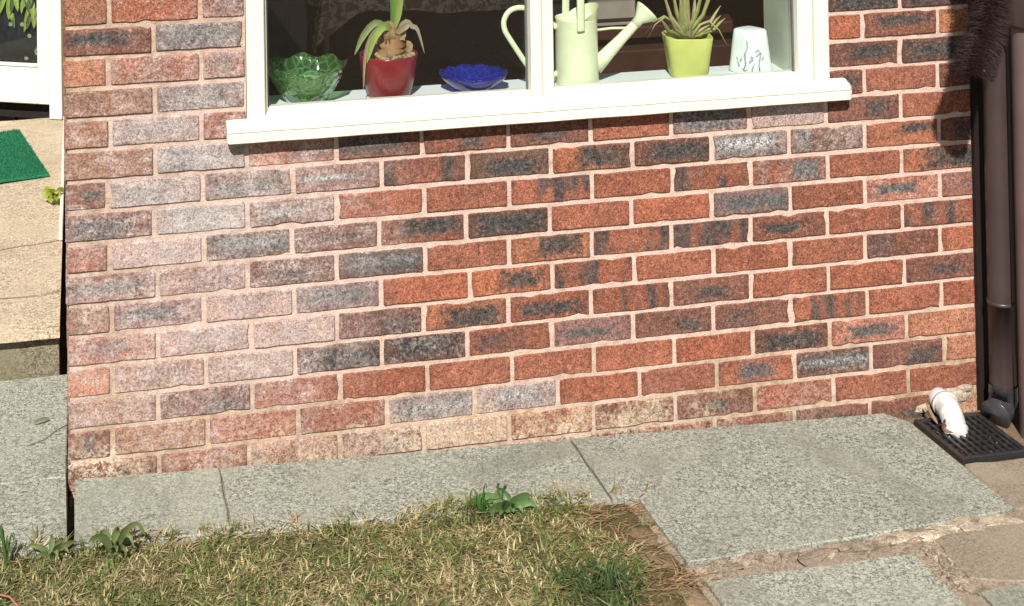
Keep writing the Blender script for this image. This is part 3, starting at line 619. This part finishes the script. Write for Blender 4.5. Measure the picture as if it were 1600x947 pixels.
# watering can
wc = tag(empty('watering_can', (1.356, .125, BZ)), 'cream enamel watering can standing right of the mullion', 'watering can')
CX, CY = 1.356, .125
MB().lathe([(.001, .003), (.056, .003), (.0575, 0), (.0585, .004), (.0575, .06), (.0565, .172), (.0570, .175), (.0555, .178), (.0540, .175), (.0548, .06), (.001, .01)], (CX, CY, BZ), 48).build('body', M['can'], wc)
def smooth_path(P, n=5):
    P = [Vector(q) for q in P]; out = []
    for i in range(len(P)-1):
        p0, p1, p2, p3 = P[max(i-1, 0)], P[i], P[i+1], P[min(i+2, len(P)-1)]
        for k in range(n):
            f = k/n; out.append(.5*((2*p1)+(p2-p0)*f+(2*p0-5*p1+4*p2-p3)*f*f+(3*p1-p0-3*p2+p3)*f**3))
    return out+[P[-1]]
def hood():
    m = MB(); n = 25; vs = []; fs = []        # the half cover at the mouth, rising towards the front lip
    for j in range(5):
        for k in range(n):
            a = math.pi*(-.5+k/(n-1)); t = j/4; rr = .0575+.004*t; h = .177+t*.034*math.cos(a)**.8 if math.cos(a) > 0 else .177
            vs.append((CX+rr*math.cos(a), CY+rr*math.sin(a), BZ+h))
    fs = [(j*n+k, j*n+k+1, (j+1)*n+k+1, (j+1)*n+k) for j in range(4) for k in range(n-1)]; m.add(vs, fs, None, True); return m
hood().build('mouth_collar', M['can'], wc)
spt = [(CX+.050, CY, BZ+.040), (CX+.080, CY-.004, BZ+.068), (CX+.125, CY-.008, BZ+.112), (CX+.172, CY-.012, BZ+.158)]
MB().tube(spt, [.024, .019, .0145, .0125], 16).build('spout', M['can'], wc)
d = (Vector(spt[-1])-Vector(spt[-2])).normalized(); e = Vector(spt[-1])
MB().tube([e-d*.012, e+d*.006, e+d*.034, e+d*.040, e+d*.043], [.0135, .0145, .034, .0355, .028], 24).build('rose', M['can'], wc)
MB().tube([(CX+.054, CY, BZ+.138), (CX+.10, CY-.004, BZ+.142), (CX+.145, CY-.009, BZ+.141)], .0035, 8).build('brace', M['can'], wc)
hp = [(CX-.054, CY, BZ+.150), (CX-.09, CY-.004, BZ+.180), (CX-.128, CY-.006, BZ+.204), (CX-.163, CY-.008, BZ+.212), (CX-.190, CY-.009, BZ+.204), (CX-.205, CY-.010, BZ+.182), (CX-.2045, CY-.010, BZ+.158), (CX-.19, CY-.009, BZ+.130), (CX-.13, CY-.006, BZ+.040), (CX-.10, CY-.004, BZ+.012), (CX-.056, CY, BZ+.03)]
MB().tube(smooth_path(hp), .0050, 10, flat=(1.0, 1.5)).build('back_handle', M['can'], wc)
th = [(CX-.008, CY-.060, BZ+.150), (CX-.008, CY-.0605, BZ+.18), (CX-.006, CY-.056, BZ+.25), (CX, CY-.03, BZ+.30), (CX+.004, CY, BZ+.31), (CX, CY+.03, BZ+.30), (CX-.006, CY+.055, BZ+.25), (CX-.008, CY+.0605, BZ+.18), (CX-.008, CY+.060, BZ+.16)]
MB().tube(smooth_path(th), .0032, 8, flat=(3.4, 1)).build('top_handle', M['can'], wc)
# aloe in a lime pot
al = tag(empty('aloe_pot', (1.678, .130, BZ)), 'lime green square pot with a spiky aloe, right pane', 'potted plant')
AX, AY = 1.678, .130
def sq(r, z, a, i):
    k = (abs(math.cos(a))**5+abs(math.sin(a))**5)**(-1/5); return r*k, z
Ma = Matrix.Rotation(math.radians(-14), 4, 'Z')
MB().lathe([(.001, .002), (.044, .002), (.0475, .0), (.050, .008), (.059, .07), (.0645, .108), (.0635, .1105), (.0605, .109), (.0585, .095), (.001, .088)], (AX, AY, BZ), 64, sq, Ma).build('pot', M['lime'], al)
rr = random.Random(11); tips = [(1.602, 1.115), (1.63, 1.13), (1.655, 1.14), (1.682, 1.145), (1.712, 1.14), (1.737, 1.12), (1.757, 1.105), (1.578, 1.042), (1.61, 1.047), (1.775, 1.06), (1.777, 1.031), (1.798, 1.02), (1.582, .968), (1.560, .985), (1.782, .955), (1.66, 1.10), (1.70, 1.11), (1.645, 1.10), (1.725, 1.08)]
for i, (tx, tz) in enumerate(tips):
    ty = AY+rr.uniform(-.06, .05); m = MB(); droop = tz < 1.0
    base = Vector((AX+(tx-AX)*.08, AY+rr.uniform(-.012, .012), BZ+.105)); tip = Vector((tx, ty, tz))
    mid = base.lerp(tip, .5)+(Vector((0, 0, .055)) if droop else Vector(((tx-AX)*.12, 0, -.008)))
    sh_ = rr.uniform(.85, 1.15); cc = (.44*sh_, .45*sh_, .17*sh_) if i % 3 else (.50*sh_, .40*sh_, .24*sh_)
    P = [base, base.lerp(mid, .5)+Vector((0, 0, .012 if droop else 0)), mid, mid.lerp(tip, .55)+Vector((0, 0, .012 if droop else .002)), tip]
    w = .0082 if not droop else .0048
    m.tube(P, [w*1.25, w*1.15, w*.95, w*.6, w*.12], 8, cc, True, (1, .62)); m.build('leaf', M['leaf'], al, colors=True)
# cup, upside down, with a grey floral print
cu = tag(empty('china_cup', (1.862, .125, BZ)), 'upturned white china beaker with grey flower print', 'cup')
KX, KY = 1.862, .125
def oct_(r, z, a, i): k = (abs(math.cos(a))**4+abs(math.sin(a))**4)**(-1/4); return r*k, z
Mc = Matrix.Rotation(math.radians(22), 4, 'Z')
MB().lathe([(.046, .002), (.0475, 0), (.0495, .003), (.047, .02), (.0405, .085), (.037, .113), (.034, .1165), (.029, .118), (.001, .118)], (KX, KY, BZ), 56, oct_, Mc).build('beaker', M['cup'], cu)
def cup_surf(px, h):
    """a point just proud of the beaker's front at sideways offset px and height h"""
    rad = .0495-(.0495-.037)*h/.113; lo, hi = -math.pi, 0.0; best = None
    for k in range(181):
        a = math.radians(-207)+math.pi*k/180; rk, _ = oct_(rad, 0, a-math.radians(22), 0); x, y = rk*math.cos(a), rk*math.sin(a)
        xv = x*.89-y*.45
        if best is None or abs(xv-px) < best[0]: best = (abs(xv-px), x, y)
    return Vector((KX+best[1]*1.012, KY+best[2]*1.012-.0004, BZ+h))
strokes = [[(-.018, .012), (-.012, .03), (-.014, .055), (-.006, .075), (-.008, .092)], [(-.03, .02), (-.034, .045)], [(.004, .006), (.006, .02), (.012, .034)], [(-.002, .034), (.008, .050)], [(.006, .040), (.002, .052)], [(.016, .05), (.024, .06), (.028, .056)], [(.024, .012), (.022, .03), (.026, .05), (.022, .066)], [(.012, .062), (.02, .068)], [(-.026, .035), (-.022, .045)], [(.03, .04), (.034, .047)], [(-.020, .016), (-.014, .012), (-.008, .016)]]
for s_ in strokes:
    P = [cup_surf(*v) for v in s_]; MB().tube(P, [.0016+.0010*math.sin(math.pi*(i+.3)/len(P)) for i in range(len(P))], 6).build('print', M['print'], cu)

# ------------------------------------------------------------------ doorway to the left: landing, mat, door
st = tag(empty('doorstep', (-.8, 1.7, gz(0))), 'broad sandy concrete doorstep with a mossy edge', 'step')
MB().prism(rough_poly([(-1.6, .655), (-.03, .628), (-.03, 2.93), (-1.6, 2.93)], .06, .002, 5), -.02, .132).build('riser', M['moss'], st)
def sandtop():
    m = MB(); NX, NY = 26, 40; vs = []; r = random.Random(2)
    for j in range(NY+1):
        for i in range(NX+1):
            x = -1.6+1.573*i/NX; y = (.62-.017*(x+1.6))+(2.93-.62)*j/NY; z = .162+.0022*math.sin(x*11+y*7)+r.uniform(-.0015, .0015)
            if j == 0: z -= .007; y += r.uniform(-.004, .004)
            vs.append((x, y, z))
    n = NX+1; fs = [(j*n+i, j*n+i+1, (j+1)*n+i+1, (j+1)*n+i) for j in range(NY) for i in range(NX)]; k0 = len(vs)
    for i in range(n): vs.append((vs[i][0], vs[i][1], .1325))
    fs += [(k0+i, k0+i+1, i+1, i) for i in range(NX)]; rs = len(vs)
    for j in range(NY+1): q = vs[j*n+NX]; vs.append((q[0], q[1], .1325))
    fs += [(j*n+NX, rs+j, rs+j+1, (j+1)*n+NX) for j in range(NY)]
    m.add(vs, fs, None, False); return m
sandtop().build('landing', M['sand'], st)
for pts in ([(-.30, 1.24, .1655), (-.15, 1.285, .1655), (-.13, 1.282, .1655), (-.03, 1.31, .1655)], [(-.25, .845, .1655), (-.09, .84, .1655), (-.03, .865, .1655)]): MB().tube(pts, .0018, 6, flat=(1, .4)).build('crack', M['moss'], st)
MB().prism([(-1.6, .642), (-.031, .615), (-.031, .6275), (-1.6, .6545)], .134, .157).build('moss_edge', simple('moss', (.20, .17, .055), .95, .05, .5, 60, .8, 200), st)
MB().box(-.0385, -.026, 1.30, 2.82, .166, .188, None, .002).build('base_trim', M['paint'], house)
mt = tag(empty('door_mat', (-.32, 2.35, .165)), 'dark green artificial grass mat on the doorstep', 'mat')
Mm = Matrix.Translation((-.083, 2.02, .1665)) @ Matrix.Rotation(math.radians(11.5), 4, 'Z')
MB().box(-.75, 0, 0, .68, 0, .010, Mm, .002).build('backing', M['mat'], mt)
fb = MB(); r = random.Random(5)
for i in range(9000):
    a = Mm @ Vector((r.uniform(-.40, -.002), r.uniform(.002, .678), .0095)); d = Vector((r.uniform(-1, 1)*.004, r.uniform(-1, 1)*.004, r.uniform(.006, .011))); s_ = Vector((.0016, 0, 0)); k = r.uniform(.6, 1.5)
    fb.add([a-s_, a+s_, a+d], [(0, 1, 2)], (.014*k, .13*k, .06*k))
tag(fb.build('pile', M['matfib'], mt, colors=True), kind='stuff')
# glazed door, set at an angle to the wall
ang = math.radians(-26.5); Md = Matrix.Translation((-.0395, 2.845, 0)) @ Matrix.Rotation(ang, 4, 'Z')
dr = MB(); 
for bx in ((-.062, -.002, -.012, .06, .166, 2.15), ): dr.box(*bx, Md, .004)
door = dr.build('door', M['paint'], house)
lf = MB(); lf.box(-.122, -.064, -.004, .045, .226, 2.12, Md, .004); lf.box(-1.0, -.1222, -.004, .045, .226, .388, Md, .004); lf.box(-1.0, -.1222, -.004, .045, 2.0, 2.12, Md, .004); lf.box(-1.06, -1.0002, -.004, .045, .226, 2.12, Md, .004)
lf.build('leaf_frame', M['paint'], door)
MB().box(-1.0, -.1222, -.010, .012, .3882, .402, Md, .003).build('glazing_bead', M['paint'], door)
MB().box(-1.0, -.1224, .018, .022, .4022, 1.999, Md).build('pane', M['glass'], door)
MB().box(-1.1, -.001, .05, .12, .15, .2255, Md).build('threshold', M['blackgap'], door)  # coloured near-black for the shadow under the door
pr = MB(); pr.box(-2.2, .6, 1.6, 1.7, .1, 2.3, Md); pr.box(-2.2, -2.1, .13, 1.5998, .1, 2.3, Md); pr.box(.5, .6, .2, 1.5998, .1, 2.3, Md); pr.box(-2.2, .6, .13, 1.7, 2.3002, 2.36, Md); pr.box(-2.2, -1.062, .0602, .1298, .1, 2.3, Md)
struct('porch_wall', pr, M['roomwall'])
struct('porch_floor', MB().box(-2.2, .6, .1302, 1.5998, .04, .10, Md), M['carpet'])
cs = tag(empty('floral_cushion', (-.35, 3.2, .2)), 'navy floral cushion behind the glazed door', 'cushion')
cm = MB(); NX = 14; vs = []
for j in range(NX+1):
    for i in range(NX+1):
        u, v = i/NX*2-1, j/NX*2-1; th_ = .06*(1-u**4)*(1-v**4); vs.append(Md @ Vector((-.33+.26*u, .17-th_*1.2, .54+.20*v*(1-.06*u*u))))
o_ = len(vs)
for j in range(NX+1):
    for i in range(NX+1):
        u, v = i/NX*2-1, j/NX*2-1; th_ = .06*(1-u**4)*(1-v**4); vs.append(Md @ Vector((-.33+.26*u, .17+.001+th_, .54+.20*v*(1-.06*u*u))))
n = NX+1; fs = [(j*n+i, j*n+i+1, (j+1)*n+i+1, (j+1)*n+i) for j in range(NX) for i in range(NX)]+[(o_+j*n+i, o_+(j+1)*n+i, o_+(j+1)*n+i+1, o_+j*n+i+1) for j in range(NX) for i in range(NX)]
cm.add(vs, fs, None, True); cm.build('cover', simple('navy_cloth', (.012, .016, .022), .9, .1, .3, 30), cs)
r = random.Random(8)
for u, v, s_ in ((.60, -.52, .026), (.45, -.2, .010), (.88, -.22, .011), (.10, .05, .010), (.32, .05, .010), (-.2, -.3, .02), (.8, .12, .011), (.35, -.72, .010), (.84, -.66, .010)):
    th_ = .06*(1-u**4)*(1-v**4); c0 = Vector((-.33+.26*u, .17-th_*1.2-.002, .54+.20*v)); m = MB()
    for ring in range(3 if s_ > .015 else 1):
        rad = s_*(1-ring*.32); nn = 14; pts = [Md @ (c0+Vector((rad*math.cos(6.283*k/nn)*r.uniform(.85, 1.1), -.0012*ring, rad*math.sin(6.283*k/nn)*r.uniform(.85, 1.1)))) for k in range(nn)]
        m.add(pts, [tuple(range(nn))], [(.24, .30, .20), (.12, .17, .11), (.34, .40, .28)][ring])
    m.build('printed_rose', M['tint'], cs, colors=True)
hp_ = tag(empty('indoor_plant', (-.2, 3.05, .6)), 'leafy green and pink plant inside the glazed door', 'plant')
for i in range(26):
    m = MB(); x = r.uniform(-.34, -.125); z = r.uniform(.56, .74); L = r.uniform(.05, .10); dx = r.uniform(-.04, .04); pink = x > -.17 and z < .70 and i % 2
    P = [Md @ Vector((x, .11+r.uniform(-.02, .02), z+L*.5)), Md @ Vector((x+dx*.5, .085, z)), Md @ Vector((x+dx, .075, z-L*.6))]
    c = (.42, .25, .20) if pink else ((.33, .45, .10) if i % 3 else (.10, .14, .05)); strap(m, P, r.uniform(.014, .026), c, .2, 6); m.build('leaf', M['leaf'], hp_, colors=True)
MB().tube([Md @ Vector((-.30, .13, .11)), Md @ Vector((-.25, .13, .55)), Md @ Vector((-.22, .12, .75))], .006, 6).build('stem', M['darkwood'], hp_)

# ------------------------------------------------------------------ pipes, gully, brush at the right
dp = tag(empty('downpipe', (2.483, -.075, -.05)), 'slim brown round downpipe ending in a black shoe', 'pipe')
DX, DY = 2.483, -.076
MB().lathe([(.0345, .262), (.0345, 2.3)], (DX, DY, 0), 32).build('pipe', M['pipe'], dp)
MB().lathe([(.0345, .035), (.0345, .252), (.0368, .252), (.0372, .256), (.0368, .2615), (.0345, .2618)], (DX, DY, 0), 32).build('lower_pipe', M['pipe'], dp)
shp = [(DX, DY, .036), (DX, DY, .0), (DX-.003, DY-.002, -.014), (DX-.016, DY-.010, -.028), (DX-.040, DY-.024, -.033)]
MB().tube(shp, [.0375, .0375, .037, .037, .037], 28, None, False).tube([shp[-2], shp[-1]], [.032, .032], 28, None, False).build('shoe', M['greypl'], dp)
e = Vector(shp[-1]); d = (e-Vector(shp[-2])).normalized()
MB().tube([e-d*.004, e, e+d*.003, e+d*.0025], [.0375, .0405, .040, .0315], 28, None, False).build('shoe_rim', M['greypl'], dp)
MB().tube([e-d*.016, e-d*.014], .0318, 28).build('bore_shade_disc', M['blackgap'], dp)  # black disc stands in for the shade inside the shoe
MB().box(DX-.05, DX+.05, -.045, -.0165, 1.30, 1.33, None, .003).build('bracket', M['pipe'], dp)
sp = tag(empty('soil_pipe', (2.52, -.18, -.05)), 'wide faded brown soil pipe at the right edge', 'pipe')
MB().lathe([(.055, -.12), (.055, 1.02)], (2.521, -.185, 0), 40).build('pipe', M['soilpipe'], sp)
MB().lathe([(.055, 1.0205), (.064, 1.022), (.066, 1.03), (.066, 1.10), (.062, 1.11), (.055, 1.112), (.055, 2.4)], (2.521, -.185, 0), 40).build('socket', M['pipe'], sp)
wp = tag(empty('waste_pipe', (2.32, -.08, -.03)), 'stubby white plastic waste pipe bending over the drain', 'pipe')
MB().tube([(2.337, .02, -.020), (2.332, -.034, -.021)], .0285, 24).build('wall_stub', M['greyw'], wp)
EL = [(2.332, -.034, -.021), (2.329, -.050, -.022), (2.323, -.074, -.026), (2.316, -.097, -.036), (2.310, -.115, -.050), (2.307, -.124, -.070)]
MB().tube(EL, [.0325, .0325, .0305, .0305, .031, .031], 28).build('elbow', M['whitepl'], wp)
MB().tube([EL[0], (2.3305, -.044, -.0215)], .0350, 28).build('collar', M['whitepl'], wp); MB().tube([(2.3115, -.111, -.046), (2.3095, -.1165, -.052)], .0335, 28).build('socket_ring', M['whitepl'], wp)
dg = tag(empty('drain_gully', (2.33, -.17, -.05)), 'black plastic gully grating under the waste pipe', 'drain')
MB().box(2.20, 2.50, -.283, -.02, -.30, -.10).build('sump', M['blackpl'], dg)
fr = MB()
for bx in ((2.232, 2.246, -.268, -.045), (2.412, 2.426, -.262, -.045), (2.2462, 2.4118, -.262, -.250), (2.2462, 2.4118, -.060, -.045)): fr.box(bx[0], bx[1], bx[2], bx[3], -.075, -.047, None, .002)
fr.build('rim', M['blackpl'], dg)
for i in range(8):
    x = 2.262+i*.0195; MB().box(x, x+.008, -.2538, -.0602, -.068, -.050).build('bar', M['blackpl'], dg)
for i in range(7):
    y = -.236+i*.026; MB().box(2.2465, 2.4115, y, y+.007, -.0660, -.0535).build('bar', M['blackpl'], dg)
gs = MB()
for bx in ((2.170, 2.2315, -.284, -.013), (2.4265, 2.62, -.284, -.013), (2.2317, 2.4263, -.284, -.2685), (2.2317, 2.4263, -.0445, -.013)): gs.box(bx[0], bx[1], bx[2], bx[3], -.12, -.062)
gs.build('surround', M['soil'], dg)
rs_ = random.Random(77)
for i in range(9): lump('silt', rs_.uniform(2.25, 2.41), rs_.uniform(-.25, -.08), -.056, rs_.uniform(.003, .009), rs_.uniform(.003, .006), .004, M['darkwood'], dg, 300+i, rs_.uniform(0, 3), 7)
dl = MB(); strap(dl, [(2.268, -.10, -.045), (2.275, -.115, -.028), (2.268, -.128, -.022), (2.262, -.138, -.035), (2.282, -.15, -.04)], .016, (.16, .075, .055)); strap(dl, [(2.272, -.04, -.01), (2.270, -.07, -.03), (2.275, -.09, -.044)], .012, (.30, .19, .13))
tag(dl.build('dead_leaf', M['leaf'], None, origin=(2.27, -.12, -.047), colors=True), 'curled brown dead leaf lying on the drain grating', 'leaf')
# the brush: a bottle-brush gutter guard hanging in front of the pipes
br = tag(empty('gutter_brush', (2.33, -.26, .97)), 'shaggy dark brown cylindrical brush hanging before the downpipe', 'brush')
axis = [Vector(v) for v in ((2.302, -.250, .945), (2.312, -.251, .975), (2.332, -.252, 1.025), (2.348, -.253, 1.09), (2.353, -.253, 1.20), (2.353, -.253, 1.45))]
def ax_at(t):
    t *= len(axis)-1; i = min(int(t), len(axis)-2); f = t-i; return axis[i].lerp(axis[i+1], f), (axis[i+1]-axis[i]).normalized()
wr = MB(); wr.tube([axis[0]+Vector((-.004, -.045, -.004)), axis[0]+Vector((0, -.02, .0)), axis[0]]+axis[1:], .002, 6); wr.build('wire', M['wire'], br)
bs = MB(); r = random.Random(9)
for i in range(20000):
    t = r.random()**1.5; c, ta = ax_at(t); a = r.uniform(0, 6.283)
    n1 = ta.cross(Vector((0, 1, 0))).normalized(); n2 = ta.cross(n1); dd = n1*math.cos(a)+n2*math.sin(a)
    L = r.uniform(.032, .058); end = c+dd*L+ta*r.uniform(-.020, .012)+Vector((0, 0, -.018*r.random())); mid = c.lerp(end, .6)+ta*r.uniform(-.006, .008); tg = ta.cross(dd)*r.choice((-1, 1, 1)); end = end+tg*r.uniform(.008, .034)-dd*r.uniform(0, .010)
    s_ = ta*.0011+n2*.0004; w2 = ta*.0011
    bs.add([c-s_, c+s_, mid+w2, mid-w2, end], [(0, 1, 2, 3), (3, 2, 4)])
tag(bs.build('bristles', M['bristle'], br), kind='stuff')

# ------------------------------------------------------------------ lawn, weeds, small things
def edge_y(x):
    if x < 0: return -.304
    return -.308+.008*math.sin(x*7)+(.030 if .75 < x < 1.02 else 0)*math.sin((x-.75)/.27*math.pi)
lm = MB(); xs = [-60, -20, -4]+[-1.6+.1*i for i in range(29)]+[1.30]; rows = [0, -.02, -.08, -.2, -.4, -.8, -1.6, -5, -20, -60]
vs = []; r = random.Random(12)
for j, dy in enumerate(rows):
    for x in xs: vs.append((min(x, 1.30), -.3095+dy+(r.uniform(-.006, .006) if j else 0), gz(x)-.012+(r.uniform(-.004, .006) if j else -.004)))
n = len(xs); fs = [(j*n+i, (j+1)*n+i, (j+1)*n+i+1, j*n+i+1) for j in range(len(rows)-1) for i in range(n-1)]; lm.add(vs, fs, None, True)
T = NT('lawn_soil'); p = T.pos(); nz = T.noise(p, 7, 4, .6); n2 = T.noise(p, 60, 5, .6)
c = T.mix(T.smooth(nz, .35, .65), (.095, .085, .035), (.16, .125, .06)); c = T.mix(T.smooth(n2, .35, .65, 0, .7), c, (.05, .036, .018)); T.bump(n2, .8, .01)
lawn = tag(lm.build('lawn', T.out(c, .95, .05)), kind='structure')
def hash2(x, y): return math.sin(x*9.1+1.3*math.sin(y*7.7+.5))*math.cos(y*11.3+1.7*math.sin(x*6.1))
gm = MB(); r = random.Random(21)
def blade(x, y, z, h, lean, a, w, col, bend=.5):
    dx, dy = math.cos(a), math.sin(a); sx, sy = -dy*w, dx*w
    b0 = (x-sx, y-sy, z); b1 = (x+sx, y+sy, z); mx, my, mz = x+dx*lean*.35, y+dy*lean*.35, z+h*.62
    t = (x+dx*lean, y+dy*lean, z+h*(1-.35*bend))
    gm.add([b0, b1, (mx+sx*.8, my+sy*.8, mz), (mx-sx*.8, my-sy*.8, mz), t], [(0, 1, 2, 3), (3, 2, 4)], col)
cnt = 0
while cnt < 8600:
    x = r.uniform(-.75, 1.36); y = -.29-r.random()*.80
    if y > edge_y(x)+r.uniform(-.012, .014): continue
    soil = x > 1.21+.04*math.sin(y*20) and y > -.9
    if soil and r.random() > .2: continue
    if x > 1.29 and r.random() < .9: continue
    cnt += 1
    gno = hash2(x*1.6, y*2.2)+.5*hash2(x*5, y*5)-.45*max(0, min(1, (x-.35)/.5))+.5*max(0, min(1, (.25-x)/.5)); tuft = math.exp(-((x-1.12)/.085)**2-((y+.66)/.10)**2)+.45*math.exp(-((x-.96)/.10)**2-((y+.345)/.04)**2)
    green = r.random() < .33+.36*gno+tuft*1.3; edge = y > edge_y(x)-.035; base_a = r.uniform(0, 6.283); sp_ = r.uniform(.6, 3.0); size = r.uniform(.65, 1.5)*(1.25 if edge else 1)*(1+.5*tuft)
    for b_ in range(r.randint(7, 13)):
        mixg = green if r.random() < .75 else (r.random() < .4)
        if mixg:
            k = r.uniform(.45, 1.45); col = (.145*k, .185*k, .055*k) if r.random() < .7 else (.30*k, .29*k, .11*k)
            if tuft > .35: col = (.085*k, .125*k, .04*k)
            h = r.uniform(.012, .026)*size
        else:
            k = r.uniform(.5, 1.35); col = (.55*k, .455*k, .25*k) if r.random() < .65 else (.29*k, .22*k, .10*k); h = r.uniform(.004, .020)*size
            if soil: col = (.34*k, .22*k, .12*k)
        bx, by = x+r.gauss(0, .009), y+r.gauss(0, .008)
        blade(bx, by, gz(x)-.018 if by < -.306 else gz(x)-.004, h, r.uniform(.006, .042)*size, base_a+r.uniform(-sp_, sp_), r.uniform(.0010, .0024), col, r.random())
# flattened straw along the slab edge
for i in range(380):
    x = r.uniform(1.10, 1.36); y = r.choice([r.gauss(-.36, .022), r.gauss(-.645, .018), r.uniform(-.6, -.35)]); a = r.uniform(-.5, .5)+r.choice([0, math.pi]); k = r.uniform(.6, 1.2)
    blade(x, y, gz(x)-.012, .006+.008*r.random(), r.uniform(.03, .075), a, .0014, (.50*k, .36*k, .19*k) if r.random() < .7 else (.26*k, .13*k, .07*k), .8)
tag(gm.build('grass', M['grass'], colors=True), 'short dry lawn grass, green and straw mixed', 'grass', kind='stuff')
# soil rim beside the slabs
for i, (x, y, rx, ry) in enumerate([(1.285, -.45, .05, .07), (1.275, -.55, .055, .06), (1.30, -.70, .045, .06), (1.27, -.80, .06, .07), (1.26, -.37, .05, .02)]): 
    lump('soil_clod', x, y, gz(x)-.024, rx, ry, .016, M['soil'], lawn, 90+i, .2, 12)
def weed(name, label, x, y, n, L, w, seed, col, spread=.8, up=.5, cat='weed'):
    t = tag(empty(name, (x, y, gz(x)-.01)), label, cat); r = random.Random(seed)
    for i in range(n):
        a = 2*math.pi*i/n+r.uniform(-.35, .35); l = L*r.uniform(.7, 1.15); e = r.uniform(.6, 1.2); k = r.uniform(.75, 1.3); z = gz(x)-.01
        dx, dy = math.cos(a)*spread, math.sin(a)*spread
        P = [(x+dx*.004, y+dy*.004, z), (x+dx*l*.35, y+dy*l*.35, z+l*up*e*.75), (x+dx*l*.75, y+dy*l*.75, z+l*up*e), (x+dx*l, y+dy*l, z+l*up*e*r.uniform(.35, .9))]
        m = MB(); strap(m, P, w*r.uniform(.8, 1.2), (col[0]*k, col[1]*k, col[2]*k), .22, 8, .35); m.build('leaf', M['leaf'], t, colors=True)
    return t
DG = (.055, .125, .030)
weed('broadleaf_weed', 'large dark green weed with pointed leaves beside the slab gap', .10, -.335, 11, .078, .015, 1, (.13, .17, .06), .85, .75)
weed('broadleaf_weed', 'small weed with drooping leaves left of the slab gap', -.035, -.33, 8, .06, .012, 2, (.13, .165, .06), .9, .55)
weed('broadleaf_weed', 'bright green dandelion clump at the middle of the lawn edge', 1.005, -.312, 12, .068, .026, 3, (.10, .175, .055), .95, .5)
weed('grass_tuft', 'upright dark grass tuft beside the dandelion clump', .945, -.32, 14, .06, .0045, 4, DG, .45, 1.0, 'grass tuft')
weed('grass_tuft', 'lush dark green grass tuft at the lawn corner near the soil', 1.13, -.66, 40, .06, .004, 5, (.085, .12, .045), .6, .95, 'grass tuft')
weed('grass_tuft', 'thin green grass shoot at the far left lawn edge', -.13, -.345, 10, .07, .004, 6, (.09, .15, .04), .3, 1.1, 'grass tuft')
w_ = tag(empty('leafy_weed', (-.062, 1.70, .166)), 'yellow-green leafy weed growing on the doorstep by the wall', 'weed'); r = random.Random(6)
for i in range(11):
    a = r.uniform(0, 6.283); l = r.uniform(.025, .05); P = [(-.060, 1.70, .166), (-.060+math.cos(a)*l*.5, 1.70+math.sin(a)*l*.5, .185+r.uniform(0, .03)), (-.062+math.cos(a)*l, 1.70+math.sin(a)*l, .18+r.uniform(-.005, .04))]
    m = MB(); k = r.uniform(.7, 1.2); strap(m, P, r.uniform(.018, .028), (.34*k, .40*k, .07*k), .15, 6); m.build('leaf', M['leaf'], w_, colors=True)
tag(MB().tube([(-.30, -.462, .05), (-.20, -.464, .052), (-.15, -.474, .052), (-.115, -.492, .05), (-.08, -.56, .048)], .0022, 8).build('twig', M['orange'], None, origin=(-.15, -.47, .05)), 'thin reddish brown twig lying in the grass at the lower left corner', 'twig')
tl = MB(); strap(tl, [(-.09, .285, .046), (-.07, .29, .049), (-.05, .297, .047)],   .012, (.22, .21, .15)); tag(tl.build('fallen_leaf', M['leaf'], None, origin=(-.07, .29, .046), colors=True), 'small withered leaf lying on the grey slab left of the corner', 'leaf')
ck = MB(); ck.tube([(-.105, .175, gz(0)+.0015), (-.06, .20, gz(0)+.0018), (-.03, .245, gz(0)+.0018), (-.004, .268, gz(0)+.0015)], .0022, 6, flat=(1, .35)); ck.build('crack', M['moss'], pavement)
